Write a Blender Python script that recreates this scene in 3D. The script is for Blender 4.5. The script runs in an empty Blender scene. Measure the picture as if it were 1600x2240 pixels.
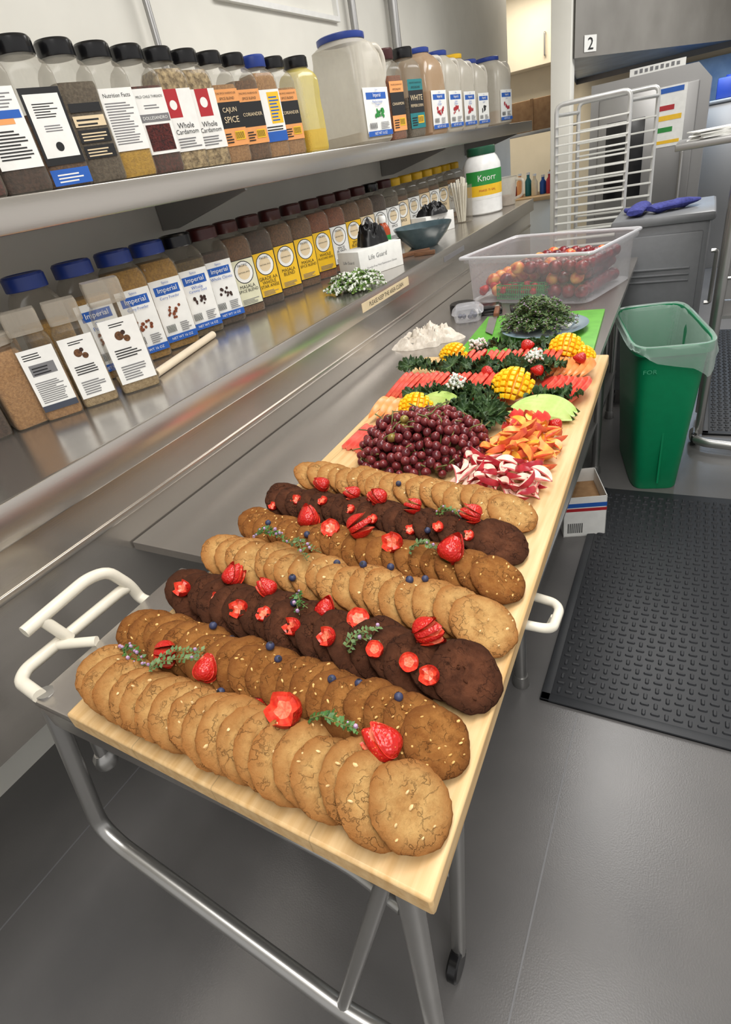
import bpy, math, random
from mathutils import Vector, Matrix, noise, Euler
random.seed(7)
PI=math.pi
sc=bpy.context.scene
COL=bpy.context.collection
# ------------------------------------------------------------ materials
def lin(c):
    c=c/255.0
    return c/12.92 if c<=0.04045 else ((c+0.055)/1.055)**2.4
def S(r,g,b): return (lin(r),lin(g),lin(b),1.0)
MATS={}
def mat(name,c1,c2=None,scale=20,rough=.5,metal=0,bump=0,bscale=None,stretch=None,spec=.5,coat=0,sub=0,detail=4,contrast=(.35,.65)):
    if name in MATS: return MATS[name]
    m=bpy.data.materials.new(name);m.use_nodes=True
    nt=m.node_tree;N=nt.nodes;L=nt.links
    b=N['Principled BSDF']
    b.inputs['Roughness'].default_value=rough
    b.inputs['Metallic'].default_value=metal
    b.inputs['Specular IOR Level'].default_value=spec
    b.inputs['Coat Weight'].default_value=coat
    b.inputs['Coat Roughness'].default_value=.1
    tc=N.new('ShaderNodeTexCoord');mp=N.new('ShaderNodeMapping')
    L.new(tc.outputs['Object'],mp.inputs[0])
    if stretch: mp.inputs['Scale'].default_value=stretch
    if c2 is None: c2=tuple(x*.88 for x in c1[:3])+(1,)
    n=N.new('ShaderNodeTexNoise');n.inputs['Scale'].default_value=scale;n.inputs['Detail'].default_value=detail
    r=N.new('ShaderNodeValToRGB');r.color_ramp.elements[0].color=c1;r.color_ramp.elements[1].color=c2
    r.color_ramp.elements[0].position=contrast[0];r.color_ramp.elements[1].position=contrast[1]
    L.new(mp.outputs[0],n.inputs['Vector']);L.new(n.outputs['Fac'],r.inputs[0]);L.new(r.outputs[0],b.inputs['Base Color'])
    if bump:
        n2=N.new('ShaderNodeTexNoise');n2.inputs['Scale'].default_value=bscale or scale*2;n2.inputs['Detail'].default_value=4
        L.new(mp.outputs[0],n2.inputs['Vector'])
        bp=N.new('ShaderNodeBump');bp.inputs['Strength'].default_value=bump;bp.inputs['Distance'].default_value=.01
        L.new(n2.outputs['Fac'],bp.inputs['Height']);L.new(bp.outputs[0],b.inputs['Normal'])
    MATS[name]=m
    return m
def plain(name,c,rough=.5,metal=0,**k):
    return mat(name,c,tuple(x*.93 for x in c[:3])+(1,),scale=30,rough=rough,metal=metal,**k)
def clear(name,c,base=.25,edge=.6,rough=.15):
    if name in MATS: return MATS[name]
    m=bpy.data.materials.new(name);m.use_nodes=True
    nt=m.node_tree;N=nt.nodes;L=nt.links
    b=N['Principled BSDF'];b.inputs['Base Color'].default_value=c;b.inputs['Roughness'].default_value=rough
    b.inputs['Specular IOR Level'].default_value=.8
    t=N.new('ShaderNodeBsdfTransparent');t.inputs[0].default_value=(.97,.97,.96,1)
    lw=N.new('ShaderNodeLayerWeight');lw.inputs[0].default_value=.35
    nz=N.new('ShaderNodeTexNoise');nz.inputs['Scale'].default_value=14
    ml=N.new('ShaderNodeMath');ml.operation='MULTIPLY_ADD';ml.inputs[1].default_value=edge;ml.inputs[2].default_value=base
    ad=N.new('ShaderNodeMath');ad.operation='MULTIPLY_ADD';ad.inputs[1].default_value=.08;
    L.new(lw.outputs['Facing'],ml.inputs[0]);L.new(nz.outputs['Fac'],ad.inputs[0]);L.new(ml.outputs[0],ad.inputs[2]);
    mx=N.new('ShaderNodeMixShader');L.new(ad.outputs[0],mx.inputs[0]);L.new(t.outputs[0],mx.inputs[1]);L.new(b.outputs[0],mx.inputs[2])
    L.new(mx.outputs[0],N['Material Output'].inputs[0])
    MATS[name]=m
    return m
def steel(name,c,rough,stretch,b=.02,metal=.88):
    """brushed metal: only a faint streak along the rolling direction, soft reflections"""
    m=mat(name,c,tuple(x*.92 for x in c[:3])+(1,),scale=4,rough=rough,metal=metal,bump=b,bscale=60,stretch=stretch,contrast=(.25,.8),detail=2)
    nt=m.node_tree;N=nt.nodes;L=nt.links;nn=[n for n in N if n.type=='TEX_NOISE'][0]
    r=N.new('ShaderNodeMapRange');r.inputs[3].default_value=rough-.03;r.inputs[4].default_value=rough+.05;L.new(nn.outputs['Fac'],r.inputs[0]);L.new(r.outputs[0],N['Principled BSDF'].inputs['Roughness'])
    return m
ST_Y=steel('steel_brushed_long',S(204,198,190),.24,(7,.3,7),.015)
ST_TOP=steel('steel_worktop',S(192,187,181),.2,(7,.35,7),.012)
ST_D=steel('steel_dull',S(164,163,162),.36,(1,1,1),.0,.8)
ST_P=steel('steel_tube',S(176,175,173),.3,(4,4,4),.0,.85)
ST_T=steel('steel_table',S(190,185,180),.24,(7,.3,7),.012,.86)
ST_BLUE=mat('steel_blue_light_tint',S(150,180,215),S(120,150,190),scale=5,rough=.35,metal=.4)  # blue light under the hood is put into this steel's base colour
def cookie_mat(name,light,dark,edgec,crk=.5):
    m=bpy.data.materials.new(name);m.use_nodes=True
    nt=m.node_tree;N=nt.nodes;L=nt.links;b=N['Principled BSDF'];b.inputs['Roughness'].default_value=.9
    b.inputs['Specular IOR Level'].default_value=.15
    tc=N.new('ShaderNodeTexCoord');oi=N.new('ShaderNodeObjectInfo')
    ad=N.new('ShaderNodeVectorMath');ad.operation='ADD'
    sc_=N.new('ShaderNodeMath');sc_.operation='MULTIPLY';sc_.inputs[1].default_value=3
    L.new(oi.outputs['Random'],sc_.inputs[0]);L.new(tc.outputs['Object'],ad.inputs[0]);L.new(sc_.outputs[0],ad.inputs[1])
    n=N.new('ShaderNodeTexNoise');n.inputs['Scale'].default_value=46;n.inputs['Detail'].default_value=8;n.inputs['Roughness'].default_value=.7;L.new(ad.outputs[0],n.inputs['Vector'])
    r=N.new('ShaderNodeValToRGB');r.color_ramp.elements[0].color=light;r.color_ramp.elements[1].color=dark
    r.color_ramp.elements[0].position=.38;r.color_ramp.elements[1].position=.64;L.new(n.outputs['Fac'],r.inputs[0])
    ln=N.new('ShaderNodeVectorMath');ln.operation='LENGTH';L.new(tc.outputs['Object'],ln.inputs[0])
    mr=N.new('ShaderNodeMapRange');mr.inputs[1].default_value=.030;mr.inputs[2].default_value=.050;L.new(ln.outputs['Value'],mr.inputs[0])
    mx=N.new('ShaderNodeMix');mx.data_type='RGBA';L.new(mr.outputs[0],mx.inputs[0]);L.new(r.outputs[0],mx.inputs[6]);mx.inputs[7].default_value=edgec
    n2=N.new('ShaderNodeTexNoise');n2.inputs['Scale'].default_value=70;n2.inputs['Detail'].default_value=3.5;L.new(ad.outputs[0],n2.inputs['Vector'])
    s1=N.new('ShaderNodeMath');s1.operation='SUBTRACT';s1.inputs[1].default_value=.5;L.new(n2.outputs['Fac'],s1.inputs[0])
    s2=N.new('ShaderNodeMath');s2.operation='ABSOLUTE';L.new(s1.outputs[0],s2.inputs[0])
    cr=N.new('ShaderNodeMapRange');cr.inputs[1].default_value=0;cr.inputs[2].default_value=.022;L.new(s2.outputs[0],cr.inputs[0])
    n4=N.new('ShaderNodeTexNoise');n4.inputs['Scale'].default_value=34;L.new(ad.outputs[0],n4.inputs['Vector'])
    mk=N.new('ShaderNodeMapRange');mk.inputs[1].default_value=.44;mk.inputs[2].default_value=.60;mk.inputs[3].default_value=1;mk.inputs[4].default_value=0;L.new(n4.outputs['Fac'],mk.inputs[0])
    mxx=N.new('ShaderNodeMath');mxx.operation='MAXIMUM';L.new(cr.outputs[0],mxx.inputs[0]);L.new(mk.outputs[0],mxx.inputs[1])
    m2=N.new('ShaderNodeMix');m2.data_type='RGBA';m2.blend_type='MULTIPLY';m2.inputs[0].default_value=crk
    L.new(mx.outputs[2],m2.inputs[6]);L.new(mxx.outputs[0],m2.inputs[7]);L.new(m2.outputs[2],b.inputs['Base Color'])
    ma=N.new('ShaderNodeMath');ma.operation='MULTIPLY_ADD';ma.inputs[1].default_value=.4;L.new(mxx.outputs[0],ma.inputs[0]);
    n3=N.new('ShaderNodeTexNoise');n3.inputs['Scale'].default_value=120;n3.inputs['Detail'].default_value=8;n3.inputs['Roughness'].default_value=.75;L.new(ad.outputs[0],n3.inputs['Vector']);L.new(n3.outputs['Fac'],ma.inputs[2])
    bp=N.new('ShaderNodeBump');bp.inputs['Strength'].default_value=1.0;bp.inputs['Distance'].default_value=.006
    L.new(ma.outputs[0],bp.inputs['Height']);L.new(bp.outputs[0],b.inputs['Normal'])
    return m
CK={'sugar':cookie_mat('cookie_sugar',S(230,184,118),S(200,148,88),S(180,118,62),.32),
    'nut':cookie_mat('cookie_nut',S(186,128,68),S(152,95,45),S(128,76,36),.35),
    'choc':cookie_mat('cookie_chocolate',S(112,68,46),S(78,45,30),S(72,42,27),.5)}
def wood_mat():
    m=bpy.data.materials.new('maple_board');m.use_nodes=True
    nt=m.node_tree;N=nt.nodes;L=nt.links;b=N['Principled BSDF'];b.inputs['Roughness'].default_value=.42
    tc=N.new('ShaderNodeTexCoord');mp=N.new('ShaderNodeMapping');mp.inputs['Scale'].default_value=(26,1.6,26);L.new(tc.outputs['Object'],mp.inputs[0])
    n=N.new('ShaderNodeTexNoise');n.inputs['Scale'].default_value=3;n.inputs['Detail'].default_value=6;L.new(mp.outputs[0],n.inputs['Vector'])
    r=N.new('ShaderNodeValToRGB');r.color_ramp.elements[0].color=S(232,198,146);r.color_ramp.elements[1].color=S(208,166,108);L.new(n.outputs['Fac'],r.inputs[0])
    r.color_ramp.elements[0].position=.35;r.color_ramp.elements[1].position=.7
    sx=N.new('ShaderNodeSeparateXYZ');L.new(tc.outputs['Object'],sx.inputs[0])
    mu=N.new('ShaderNodeMath');mu.operation='MULTIPLY';mu.inputs[1].default_value=1/.147;L.new(sx.outputs[0],mu.inputs[0])
    fl=N.new('ShaderNodeMath');fl.operation='FLOOR';L.new(mu.outputs[0],fl.inputs[0])
    wn=N.new('ShaderNodeTexWhiteNoise');wn.noise_dimensions='1D';L.new(fl.outputs[0],wn.inputs['W'])
    hv=N.new('ShaderNodeHueSaturation');L.new(r.outputs[0],hv.inputs['Color'])
    mr=N.new('ShaderNodeMapRange');mr.inputs[3].default_value=.93;mr.inputs[4].default_value=1.03;L.new(wn.outputs[0],mr.inputs[0]);L.new(mr.outputs[0],hv.inputs['Value'])
    fr=N.new('ShaderNodeMath');fr.operation='FRACT';L.new(mu.outputs[0],fr.inputs[0])
    gt=N.new('ShaderNodeMath');gt.operation='GREATER_THAN';gt.inputs[1].default_value=.012;L.new(fr.outputs[0],gt.inputs[0])
    mr2=N.new('ShaderNodeMapRange');mr2.inputs[3].default_value=.75;L.new(gt.outputs[0],mr2.inputs[0])
    mx=N.new('ShaderNodeMix');mx.data_type='RGBA';mx.blend_type='MULTIPLY';mx.inputs[0].default_value=1
    L.new(hv.outputs[0],mx.inputs[6]);L.new(mr2.outputs[0],mx.inputs[7]);L.new(mx.outputs[2],b.inputs['Base Color'])
    return m
WOOD=wood_mat()
def berry_mat():
    m=bpy.data.materials.new('strawberry_skin');m.use_nodes=True
    nt=m.node_tree;N=nt.nodes;L=nt.links;b=N['Principled BSDF'];b.inputs['Roughness'].default_value=.28
    tc=N.new('ShaderNodeTexCoord');v=N.new('ShaderNodeTexVoronoi');v.inputs['Scale'].default_value=9;L.new(tc.outputs['Object'],v.inputs['Vector'])
    r=N.new('ShaderNodeValToRGB');r.color_ramp.elements[0].color=S(228,156,76);r.color_ramp.elements[1].color=S(190,30,24)
    r.color_ramp.elements[0].position=.10;r.color_ramp.elements[1].position=.16;L.new(v.outputs['Distance'],r.inputs[0]);L.new(r.outputs[0],b.inputs['Base Color'])
    bp=N.new('ShaderNodeBump');bp.inputs['Strength'].default_value=.2;bp.inputs['Distance'].default_value=.02;L.new(v.outputs['Distance'],bp.inputs['Height']);L.new(bp.outputs[0],b.inputs['Normal'])
    return m
BERRY=berry_mat()
FLESH_R=mat('strawberry_flesh',S(222,76,50),S(204,46,34),scale=8,rough=.3)
FLESH_P=mat('strawberry_core',S(240,146,112),S(226,98,72),scale=7,rough=.3)
GREEN=mat('leaf_green',S(74,118,50),S(46,84,34),scale=60,rough=.5)
KALE=mat('kale_leaf',S(76,104,58),S(36,62,34),scale=45,rough=.5,bump=.3,bscale=140)
KALE2=mat('kale_rib',S(120,146,88),S(80,110,60),scale=30,rough=.5)
PURP=mat('lavender_blossom',S(196,164,196),S(154,122,164),scale=100,rough=.7)
WHITEF=mat('white_blossom',S(248,248,244),S(226,230,218),scale=100,rough=.7)
BLUEB=mat('blueberry_skin',S(62,70,104),S(36,40,64),scale=90,rough=.5)
GRAPE=mat('grape_skin',S(136,54,54),S(86,28,36),scale=25,rough=.24,coat=.1)
GRAPEG=mat('grape_skin_green',S(150,140,60),S(120,90,50),scale=25,rough=.22)
STEMG=mat('fruit_stem',S(120,122,66),S(92,88,48),scale=50,rough=.7)
NECW=mat('white_nectarine_flesh',S(250,226,206),S(244,202,184),scale=60,rough=.35)
NECS=mat('nectarine_skin',S(196,52,62),S(160,30,46),scale=40,rough=.3)
NECR=mat('nectarine_pit_stain',S(220,96,106),S(238,156,146),scale=90,rough=.4)
PEAF=mat('peach_flesh',S(250,178,84),S(242,140,70),scale=60,rough=.35)
PEAY=mat('peach_flesh_yellow',S(252,206,84),S(248,180,60),scale=60,rough=.35)
PEAR=mat('peach_pit_stain',S(226,100,54),S(206,70,48),scale=90,rough=.4)
PEAS=mat('peach_skin',S(190,56,44),S(224,112,54),scale=30,rough=.45)
MEL=mat('watermelon_flesh',S(232,80,64),S(214,50,46),scale=50,rough=.35)
MELP=mat('pink_melon_flesh',S(246,130,112),S(238,90,80),scale=50,rough=.35)
MELR=mat('watermelon_rind_pale',S(240,116,92),S(224,80,64),scale=50,rough=.4)
CAN=mat('cantaloupe_flesh',S(252,176,108),S(246,150,82),scale=50,rough=.35)
HON=mat('honeydew_flesh',S(200,222,136),S(178,206,108),scale=40,rough=.35)
HONR=mat('honeydew_edge',S(150,192,84),S(166,202,100),scale=40,rough=.4)
MAN=mat('mango_flesh',S(255,210,36),S(250,188,14),scale=60,rough=.35)
BLK=plain('black_print',S(24,24,26),.5)
GRY=plain('grey_print',S(120,120,122),.6)
WHT=plain('white_paper',S(238,238,234),.55)
BLU=plain('blue_print',S(34,92,180),.5)
BLUL=plain('blue_lid_plastic',S(38,62,140),.35)
BLKL=plain('black_lid_plastic',S(20,20,22),.22)
MARL=plain('maroon_lid_plastic',S(66,28,28),.35)
YELL=plain('yellow_lid_plastic',S(226,180,30),.35)
YEL=plain('yellow_print',S(240,192,40),.5)
ORG=plain('orange_print',S(232,160,96),.5)
RED=plain('red_print',S(176,36,44),.5)
GRN=plain('green_print',S(40,140,60),.5)
TEA=plain('teal_print',S(30,120,124),.5)
CREAM=plain('cream_print',S(226,206,170),.5)
CLEAR=clear('clear_plastic',S(160,152,138),.08,.38)
CLEARW=clear('milky_plastic',S(210,204,190),.46,.35,.3)
CLEART=clear('tub_plastic',S(216,216,222),.17,.42)
LINER=clear('bin_liner_plastic',S(205,228,218),.26,.35,.25)
WPL=plain('white_handle_plastic',S(232,226,210),.35)
RUB=plain('black_rubber',S(46,48,52),.5)
# ------------------------------------------------------------ geometry
def sgn(v): return -1 if v<0 else 1
class G:
    def __init__(s): s.v=[];s.f=[];s.m=[]
    def add(s,v,f,m=0,M=None):
        o=len(s.v)
        for p in v:
            p=Vector(p)
            s.v.append(M@p if M is not None else p)
        for q in f: s.f.append(tuple(o+i for i in q));s.m.append(m)
        return s
    def box(s,x0,x1,y0,y1,z0,z1,m=0,bev=0,M=None):
        if bev<=0:
            v=[(x,y,z) for z in (z0,z1) for y in (y0,y1) for x in (x0,x1)]
            return s.add(v,[(0,2,3,1),(4,5,7,6),(0,1,5,4),(2,6,7,3),(0,4,6,2),(1,3,7,5)],m,M)
        import bmesh
        bm=bmesh.new();bmesh.ops.create_cube(bm,size=1)
        for w in bm.verts: w.co=Vector(((x0+x1)/2+w.co.x*(x1-x0),(y0+y1)/2+w.co.y*(y1-y0),(z0+z1)/2+w.co.z*(z1-z0)))
        bmesh.ops.bevel(bm,geom=list(bm.edges),offset=bev,segments=2,affect='EDGES',profile=.5)
        bm.verts.index_update()
        s.add([w.co.copy() for w in bm.verts],[tuple(w.index for w in f.verts) for f in bm.faces],m,M);bm.free();return s
    def lathe(s,prof,n=2,segs=24,cb=True,ct=True,m=0,M=None,cx=0,cy=0):
        v=[];f=[]
        for (rx,ry,z) in prof:
            for i in range(segs):
                a=2*PI*(i+.5)/segs;c=math.cos(a);q=math.sin(a)
                v.append((cx+rx*sgn(c)*abs(c)**(2/n),cy+ry*sgn(q)*abs(q)**(2/n),z))
        for k in range(len(prof)-1):
            for i in range(segs):
                j=(i+1)%segs
                f.append((k*segs+i,k*segs+j,(k+1)*segs+j,(k+1)*segs+i))
        if cb: f.append(tuple(range(segs))[::-1])
        if ct: f.append(tuple((len(prof)-1)*segs+i for i in range(segs)))
        return s.add(v,f,m,M)
    def tube(s,pts,r,segs=10,fil=.03,m=0,M=None,taper=1.0):
        pts=[Vector(p) for p in pts];P=[pts[0]]
        for i in range(1,len(pts)-1):
            a,b,c=pts[i-1],pts[i],pts[i+1]
            d1=(a-b);d2=(c-b);k=min(fil,d1.length*.45,d2.length*.45)
            p1=b+d1.normalized()*k;p2=b+d2.normalized()*k
            if fil<=0: P.append(b);continue
            for t in (0,.25,.5,.75,1): P.append(p1*(1-t)**2+b*2*t*(1-t)+p2*t*t)
        P.append(pts[-1])
        v=[];f=[];T=(P[1]-P[0]).normalized()
        up=Vector((0,0,1)) if abs(T.z)<.9 else Vector((1,0,0))
        nrm=T.cross(up).normalized()
        for i,p in enumerate(P):
            if i==0: t=(P[1]-P[0])
            elif i==len(P)-1: t=P[-1]-P[-2]
            else: t=P[i+1]-P[i-1]
            t.normalize();nrm=(nrm-t*nrm.dot(t)).normalized();bn=t.cross(nrm)
            rr=r*(1+(taper-1)*i/(len(P)-1))
            for k in range(segs):
                a=2*PI*k/segs;v.append(p+nrm*math.cos(a)*rr+bn*math.sin(a)*rr)
        for i in range(len(P)-1):
            for k in range(segs):
                j=(k+1)%segs;f.append((i*segs+k,i*segs+j,(i+1)*segs+j,(i+1)*segs+k))
        f.append(tuple(range(segs))[::-1]);f.append(tuple((len(P)-1)*segs+k for k in range(segs)))
        return s.add(v,f,m,M)
    def ball(s,r,c=(0,0,0),m=0,seg=10,rings=6,sc3=(1,1,1),M=None):
        v=[(c[0],c[1],c[2]-r*sc3[2])];f=[]
        for i in range(1,rings):
            a=-PI/2+PI*i/rings
            for k in range(seg):
                b=2*PI*k/seg;v.append((c[0]+r*sc3[0]*math.cos(a)*math.cos(b),c[1]+r*sc3[1]*math.cos(a)*math.sin(b),c[2]+r*sc3[2]*math.sin(a)))
        v.append((c[0],c[1],c[2]+r*sc3[2]))
        for k in range(seg): f.append((0,1+(k+1)%seg,1+k))
        for i in range(rings-2):
            for k in range(seg):
                j=(k+1)%seg;a=1+i*seg;f.append((a+k,a+j,a+seg+j,a+seg+k))
        l=len(v)-1;a=1+(rings-2)*seg
        for k in range(seg): f.append((a+k,a+(k+1)%seg,l))
        return s.add(v,f,m,M)
    def mesh(s,name,mats,ang=40):
        me=bpy.data.meshes.new(name);me.from_pydata([tuple(p) for p in s.v],[],s.f)
        for m in (mats if isinstance(mats,(list,tuple)) else [mats]): me.materials.append(m)
        me.polygons.foreach_set('material_index',s.m)
        me.polygons.foreach_set('use_smooth',[True]*len(s.f))
        me.update()
        try: me.set_sharp_from_angle(angle=math.radians(ang))
        except Exception: pass
        return me
def thing(name,me,label=None,cat=None,loc=(0,0,0),rot=(0,0,0),group=None,kind=None,scale=None):
    o=bpy.data.objects.new(name,me);COL.objects.link(o);o.location=loc;o.rotation_euler=rot
    if scale: o.scale=(scale,scale,scale) if not isinstance(scale,tuple) else scale
    if label:o['label']=label
    if cat:o['category']=cat
    if group:o['group']=group
    if kind:o['kind']=kind
    if me is None: o.empty_display_size=.02
    return o
def part(name,me,par,loc=(0,0,0),rot=(0,0,0),label=None,scale=None):
    o=bpy.data.objects.new(name,me);COL.objects.link(o);o.parent=par;o.location=loc;o.rotation_euler=rot
    if scale:o.scale=scale
    if label:o['label']=label
    return o
def struct(name,me,label=None):
    o=bpy.data.objects.new(name,me);COL.objects.link(o);o['kind']='structure'
    if label:o['label']=label
    return o
R=random.uniform
TX={}
def textgeo(t):
    if t in TX: return TX[t]
    c=bpy.data.curves.new('t','FONT');c.body=t;c.size=1;c.align_x='CENTER';c.resolution_u=2
    o=bpy.data.objects.new('t',c);COL.objects.link(o)
    dg=bpy.context.evaluated_depsgraph_get();dg.update()
    me=bpy.data.meshes.new_from_object(o.evaluated_get(dg))
    v=[tuple(p.co) for p in me.vertices];f=[tuple(p.vertices) for p in me.polygons]
    bpy.data.objects.remove(o);bpy.data.curves.remove(c);bpy.data.meshes.remove(me)
    xs=[p[0] for p in v] or [0,1];ys=[p[1] for p in v] or [0,1]
    cx=(min(xs)+max(xs))/2;cy=(min(ys)+max(ys))/2
    v=[(p[0]-cx,p[1]-cy) for p in v]
    TX[t]=(v,f,max(xs)-min(xs),max(ys)-min(ys));return TX[t]
def addtext(g,mi,t,yc,zc,w,h,x):
    v,f,tw,th=textgeo(t);k=min(w/tw,h/th)
    g.add([(x,yc+a*k,zc+b*k) for a,b in v],f,mi)
def make_label(par,spec,w,z0,z1,x,name='label'):
    g=G();mats=[];tx=[]
    def mi(lst,m):
        if m not in lst: lst.append(m)
        return lst.index(m)
    H=z1-z0;k=0
    for it in spec:
        k+=1;xx=x+.0002*k
        if it[0]=='r':
            _,a,b,c,d,m=it;g.add([(xx,a*w,z0+c*H),(xx,b*w,z0+c*H),(xx,b*w,z0+d*H),(xx,a*w,z0+d*H)],[(0,1,2,3)],mi(mats,m))
        elif it[0]=='c':
            _,a,c,r,m=it
            g.add([(xx,a*w+r*w*math.cos(2*PI*i/20),z0+c*H+r*w*math.sin(2*PI*i/20)) for i in range(20)],[tuple(range(20))],mi(mats,m))
        elif it[0]=='l':
            _,a,b,c,d,n,m=it
            for i in range(n):
                zz=c+(d-c)*i/n;e=b-(b-a)*random.random()*.35
                g.add([(xx,a*w,z0+zz*H),(xx,e*w,z0+zz*H),(xx,e*w,z0+(zz+.42*(d-c)/n)*H),(xx,a*w,z0+(zz+.42*(d-c)/n)*H)],[(0,1,2,3)],mi(mats,m))
        elif it[0]=='bar':
            _,a,b,c,d,m=it;n=9
            for i in range(n):
                y=a+(b-a)*i/n;g.add([(xx,y*w,z0+c*H),(xx,(y+(b-a)/n*.5)*w,z0+c*H),(xx,(y+(b-a)/n*.5)*w,z0+d*H),(xx,y*w,z0+d*H)],[(0,1,2,3)],mi(mats,m))
        elif it[0]=='t':
            _,s,a,c,ww,hh,m=it;t=G();addtext(t,0,s,a*w,z0+c*H,ww*w*2,hh*H,x+.0002*(len(spec)+2));tx.append((t,m))
    lo=part(name,g.mesh(name,mats),par)
    for t,m in tx: part('lettering',t.mesh('lettering',m),lo)
    return lo
def drop(x,y,z=1.3):
    ok,loc,n,i,ob,_=sc.ray_cast(DG,Vector((x,y,z)),Vector((0,0,-1)))
    return loc.z if ok else .9
# ------------------------------------------------------------ ROOM
FL=mat('floor_vinyl',S(114,112,111),S(101,100,100),scale=2.2,rough=.28,bump=.06,bscale=260,detail=8)
g=G().add([(-4,-2.5,0),(4,-2.5,0),(4,9,0),(-4,9,0)],[(0,1,2,3)])
struct('floor',g.mesh('floor',FL),'dark grey vinyl kitchen floor')
SEAM=plain('floor_seam',S(130,130,132),.5)
struct('trim_1',G().box(-.149,-.145,-2,1.14,.0004,.0012).mesh('trim_1',SEAM),'thin welded floor seam')
struct('trim_2',G().box(-1.383,-1.378,-2,7,.0004,.001).mesh('trim_2',SEAM),'thin welded floor seam')
WALL=mat('wall_paint',S(232,230,221),S(224,222,213),scale=3,rough=.6)
struct('wall_left',G().box(-1.9,-1.76,-2.5,6.62,0,2.9).mesh('wall_left',WALL),'off-white painted wall')
struct('wall_back',G().box(-4,4,8.6,8.75,0,2.9).mesh('wall_back',mat('wall_cream',S(222,208,180),S(214,200,172),scale=3,rough=.6)),'cream painted wall')
struct('ceiling',G().box(-4,4,-2.5,9,2.9,3.0).mesh('ceiling',WALL),'white ceiling')
struct('wall_partition',G().box(-1.0,-.87,4.85,5.0,0,2.9,bev=.004).mesh('wall_partition',WALL),'narrow cream wall end')
g=G();g.box(-1.76,-1.735,2.35,3.3,2.14,2.16);g.box(-1.76,-1.735,2.35,3.3,2.36,2.38);g.box(-1.76,-1.735,2.33,2.35,2.14,2.38);g.box(-1.76,-1.735,3.3,3.32,2.14,2.38)
struct('trim_3',g.mesh('trim_3',plain('trim_white',S(235,235,232),.4)),'white wall frame')
for i,(y,r) in enumerate(((1.9,.012),(3.42,.02),(3.95,.028))):
    g=G().tube([(-1.71,y,1.58),(-1.71,y,2.9)],r,12)
    g.box(-1.755,-1.70,y-.03,y+.03,2.3,2.33)
    thing('wall_pipe',g.mesh('wall_pipe',ST_D),'grey steel pipe running up the white wall','pipe',group='wall pipes')
# ------------------------------------------------------------ PASS COUNTER + SHELF
cn=thing('steel_counter',None,'long brushed stainless steel counter shelf holding spice bottles','counter')
part('worktop',G().box(-1.755,-1.062,-.8,4.54,1.078,1.096).mesh('worktop',ST_TOP),cn)
g=G().box(-1.064,-1.05,-.8,4.545,1.022,1.099,bev=.004);g.box(-1.1,-1.064,-.8,4.54,1.022,1.028)
part('front_lip',g.mesh('front_lip',ST_Y),cn)
part('front_panel',G().box(-1.5,-1.067,-.8,4.5,.645,1.078).mesh('front_panel',ST_Y),cn)
part('panel_ledge',G().box(-1.067,-1.062,-.8,4.5,.925,.94,bev=.002).mesh('panel_ledge',ST_Y),cn)
sl=thing('counter_sticker',G().box(-1.0499,-1.0488,1.84,2.27,1.045,1.078).mesh('counter_sticker',CREAM),'cream strip sticker with black capitals on the counter edge','sticker')
t=G();addtext(t,0,'PLEASE KEEP THE AREA CLEAN',2.055,1.0615,.39,.016,-1.0484);part('lettering',t.mesh('lettering',BLK),sl)
thing('counter_sticker',G().box(-1.0499,-1.0490,2.7,3.0,1.045,1.068).mesh('label_strip',GRY),'worn grey strip label on the counter edge','sticker')
sh=thing('steel_shelf',None,'upper stainless steel wall shelf lined with spice bottles','shelf')
part('shelf_board',G().box(-1.755,-1.312,-.8,5.58,1.562,1.574).mesh('shelf_board',ST_TOP),sh)
g=G().box(-1.314,-1.3,-.8,5.6,1.506,1.576,bev=.004);g.box(-1.35,-1.314,-.8,5.58,1.506,1.511);part('front_lip',g.mesh('shelf_lip',ST_Y),sh)
for y in (.1,1.69,3.60,5.2):
    g=G().add([(-1.33,y,1.56),(-1.755,y,1.56),(-1.755,y,1.425),(-1.68,y,1.425),(-1.33,y+.0,1.5),
               (-1.33,y+.012,1.56),(-1.755,y+.012,1.56),(-1.755,y+.012,1.425),(-1.68,y+.012,1.425),(-1.33,y+.012,1.5)],
              [(0,1,2,3,4),(9,8,7,6,5),(0,4,9,5),(4,3,8,9),(3,2,7,8)])
    part('bracket',g.mesh('bracket',ST_D),sh)
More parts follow.
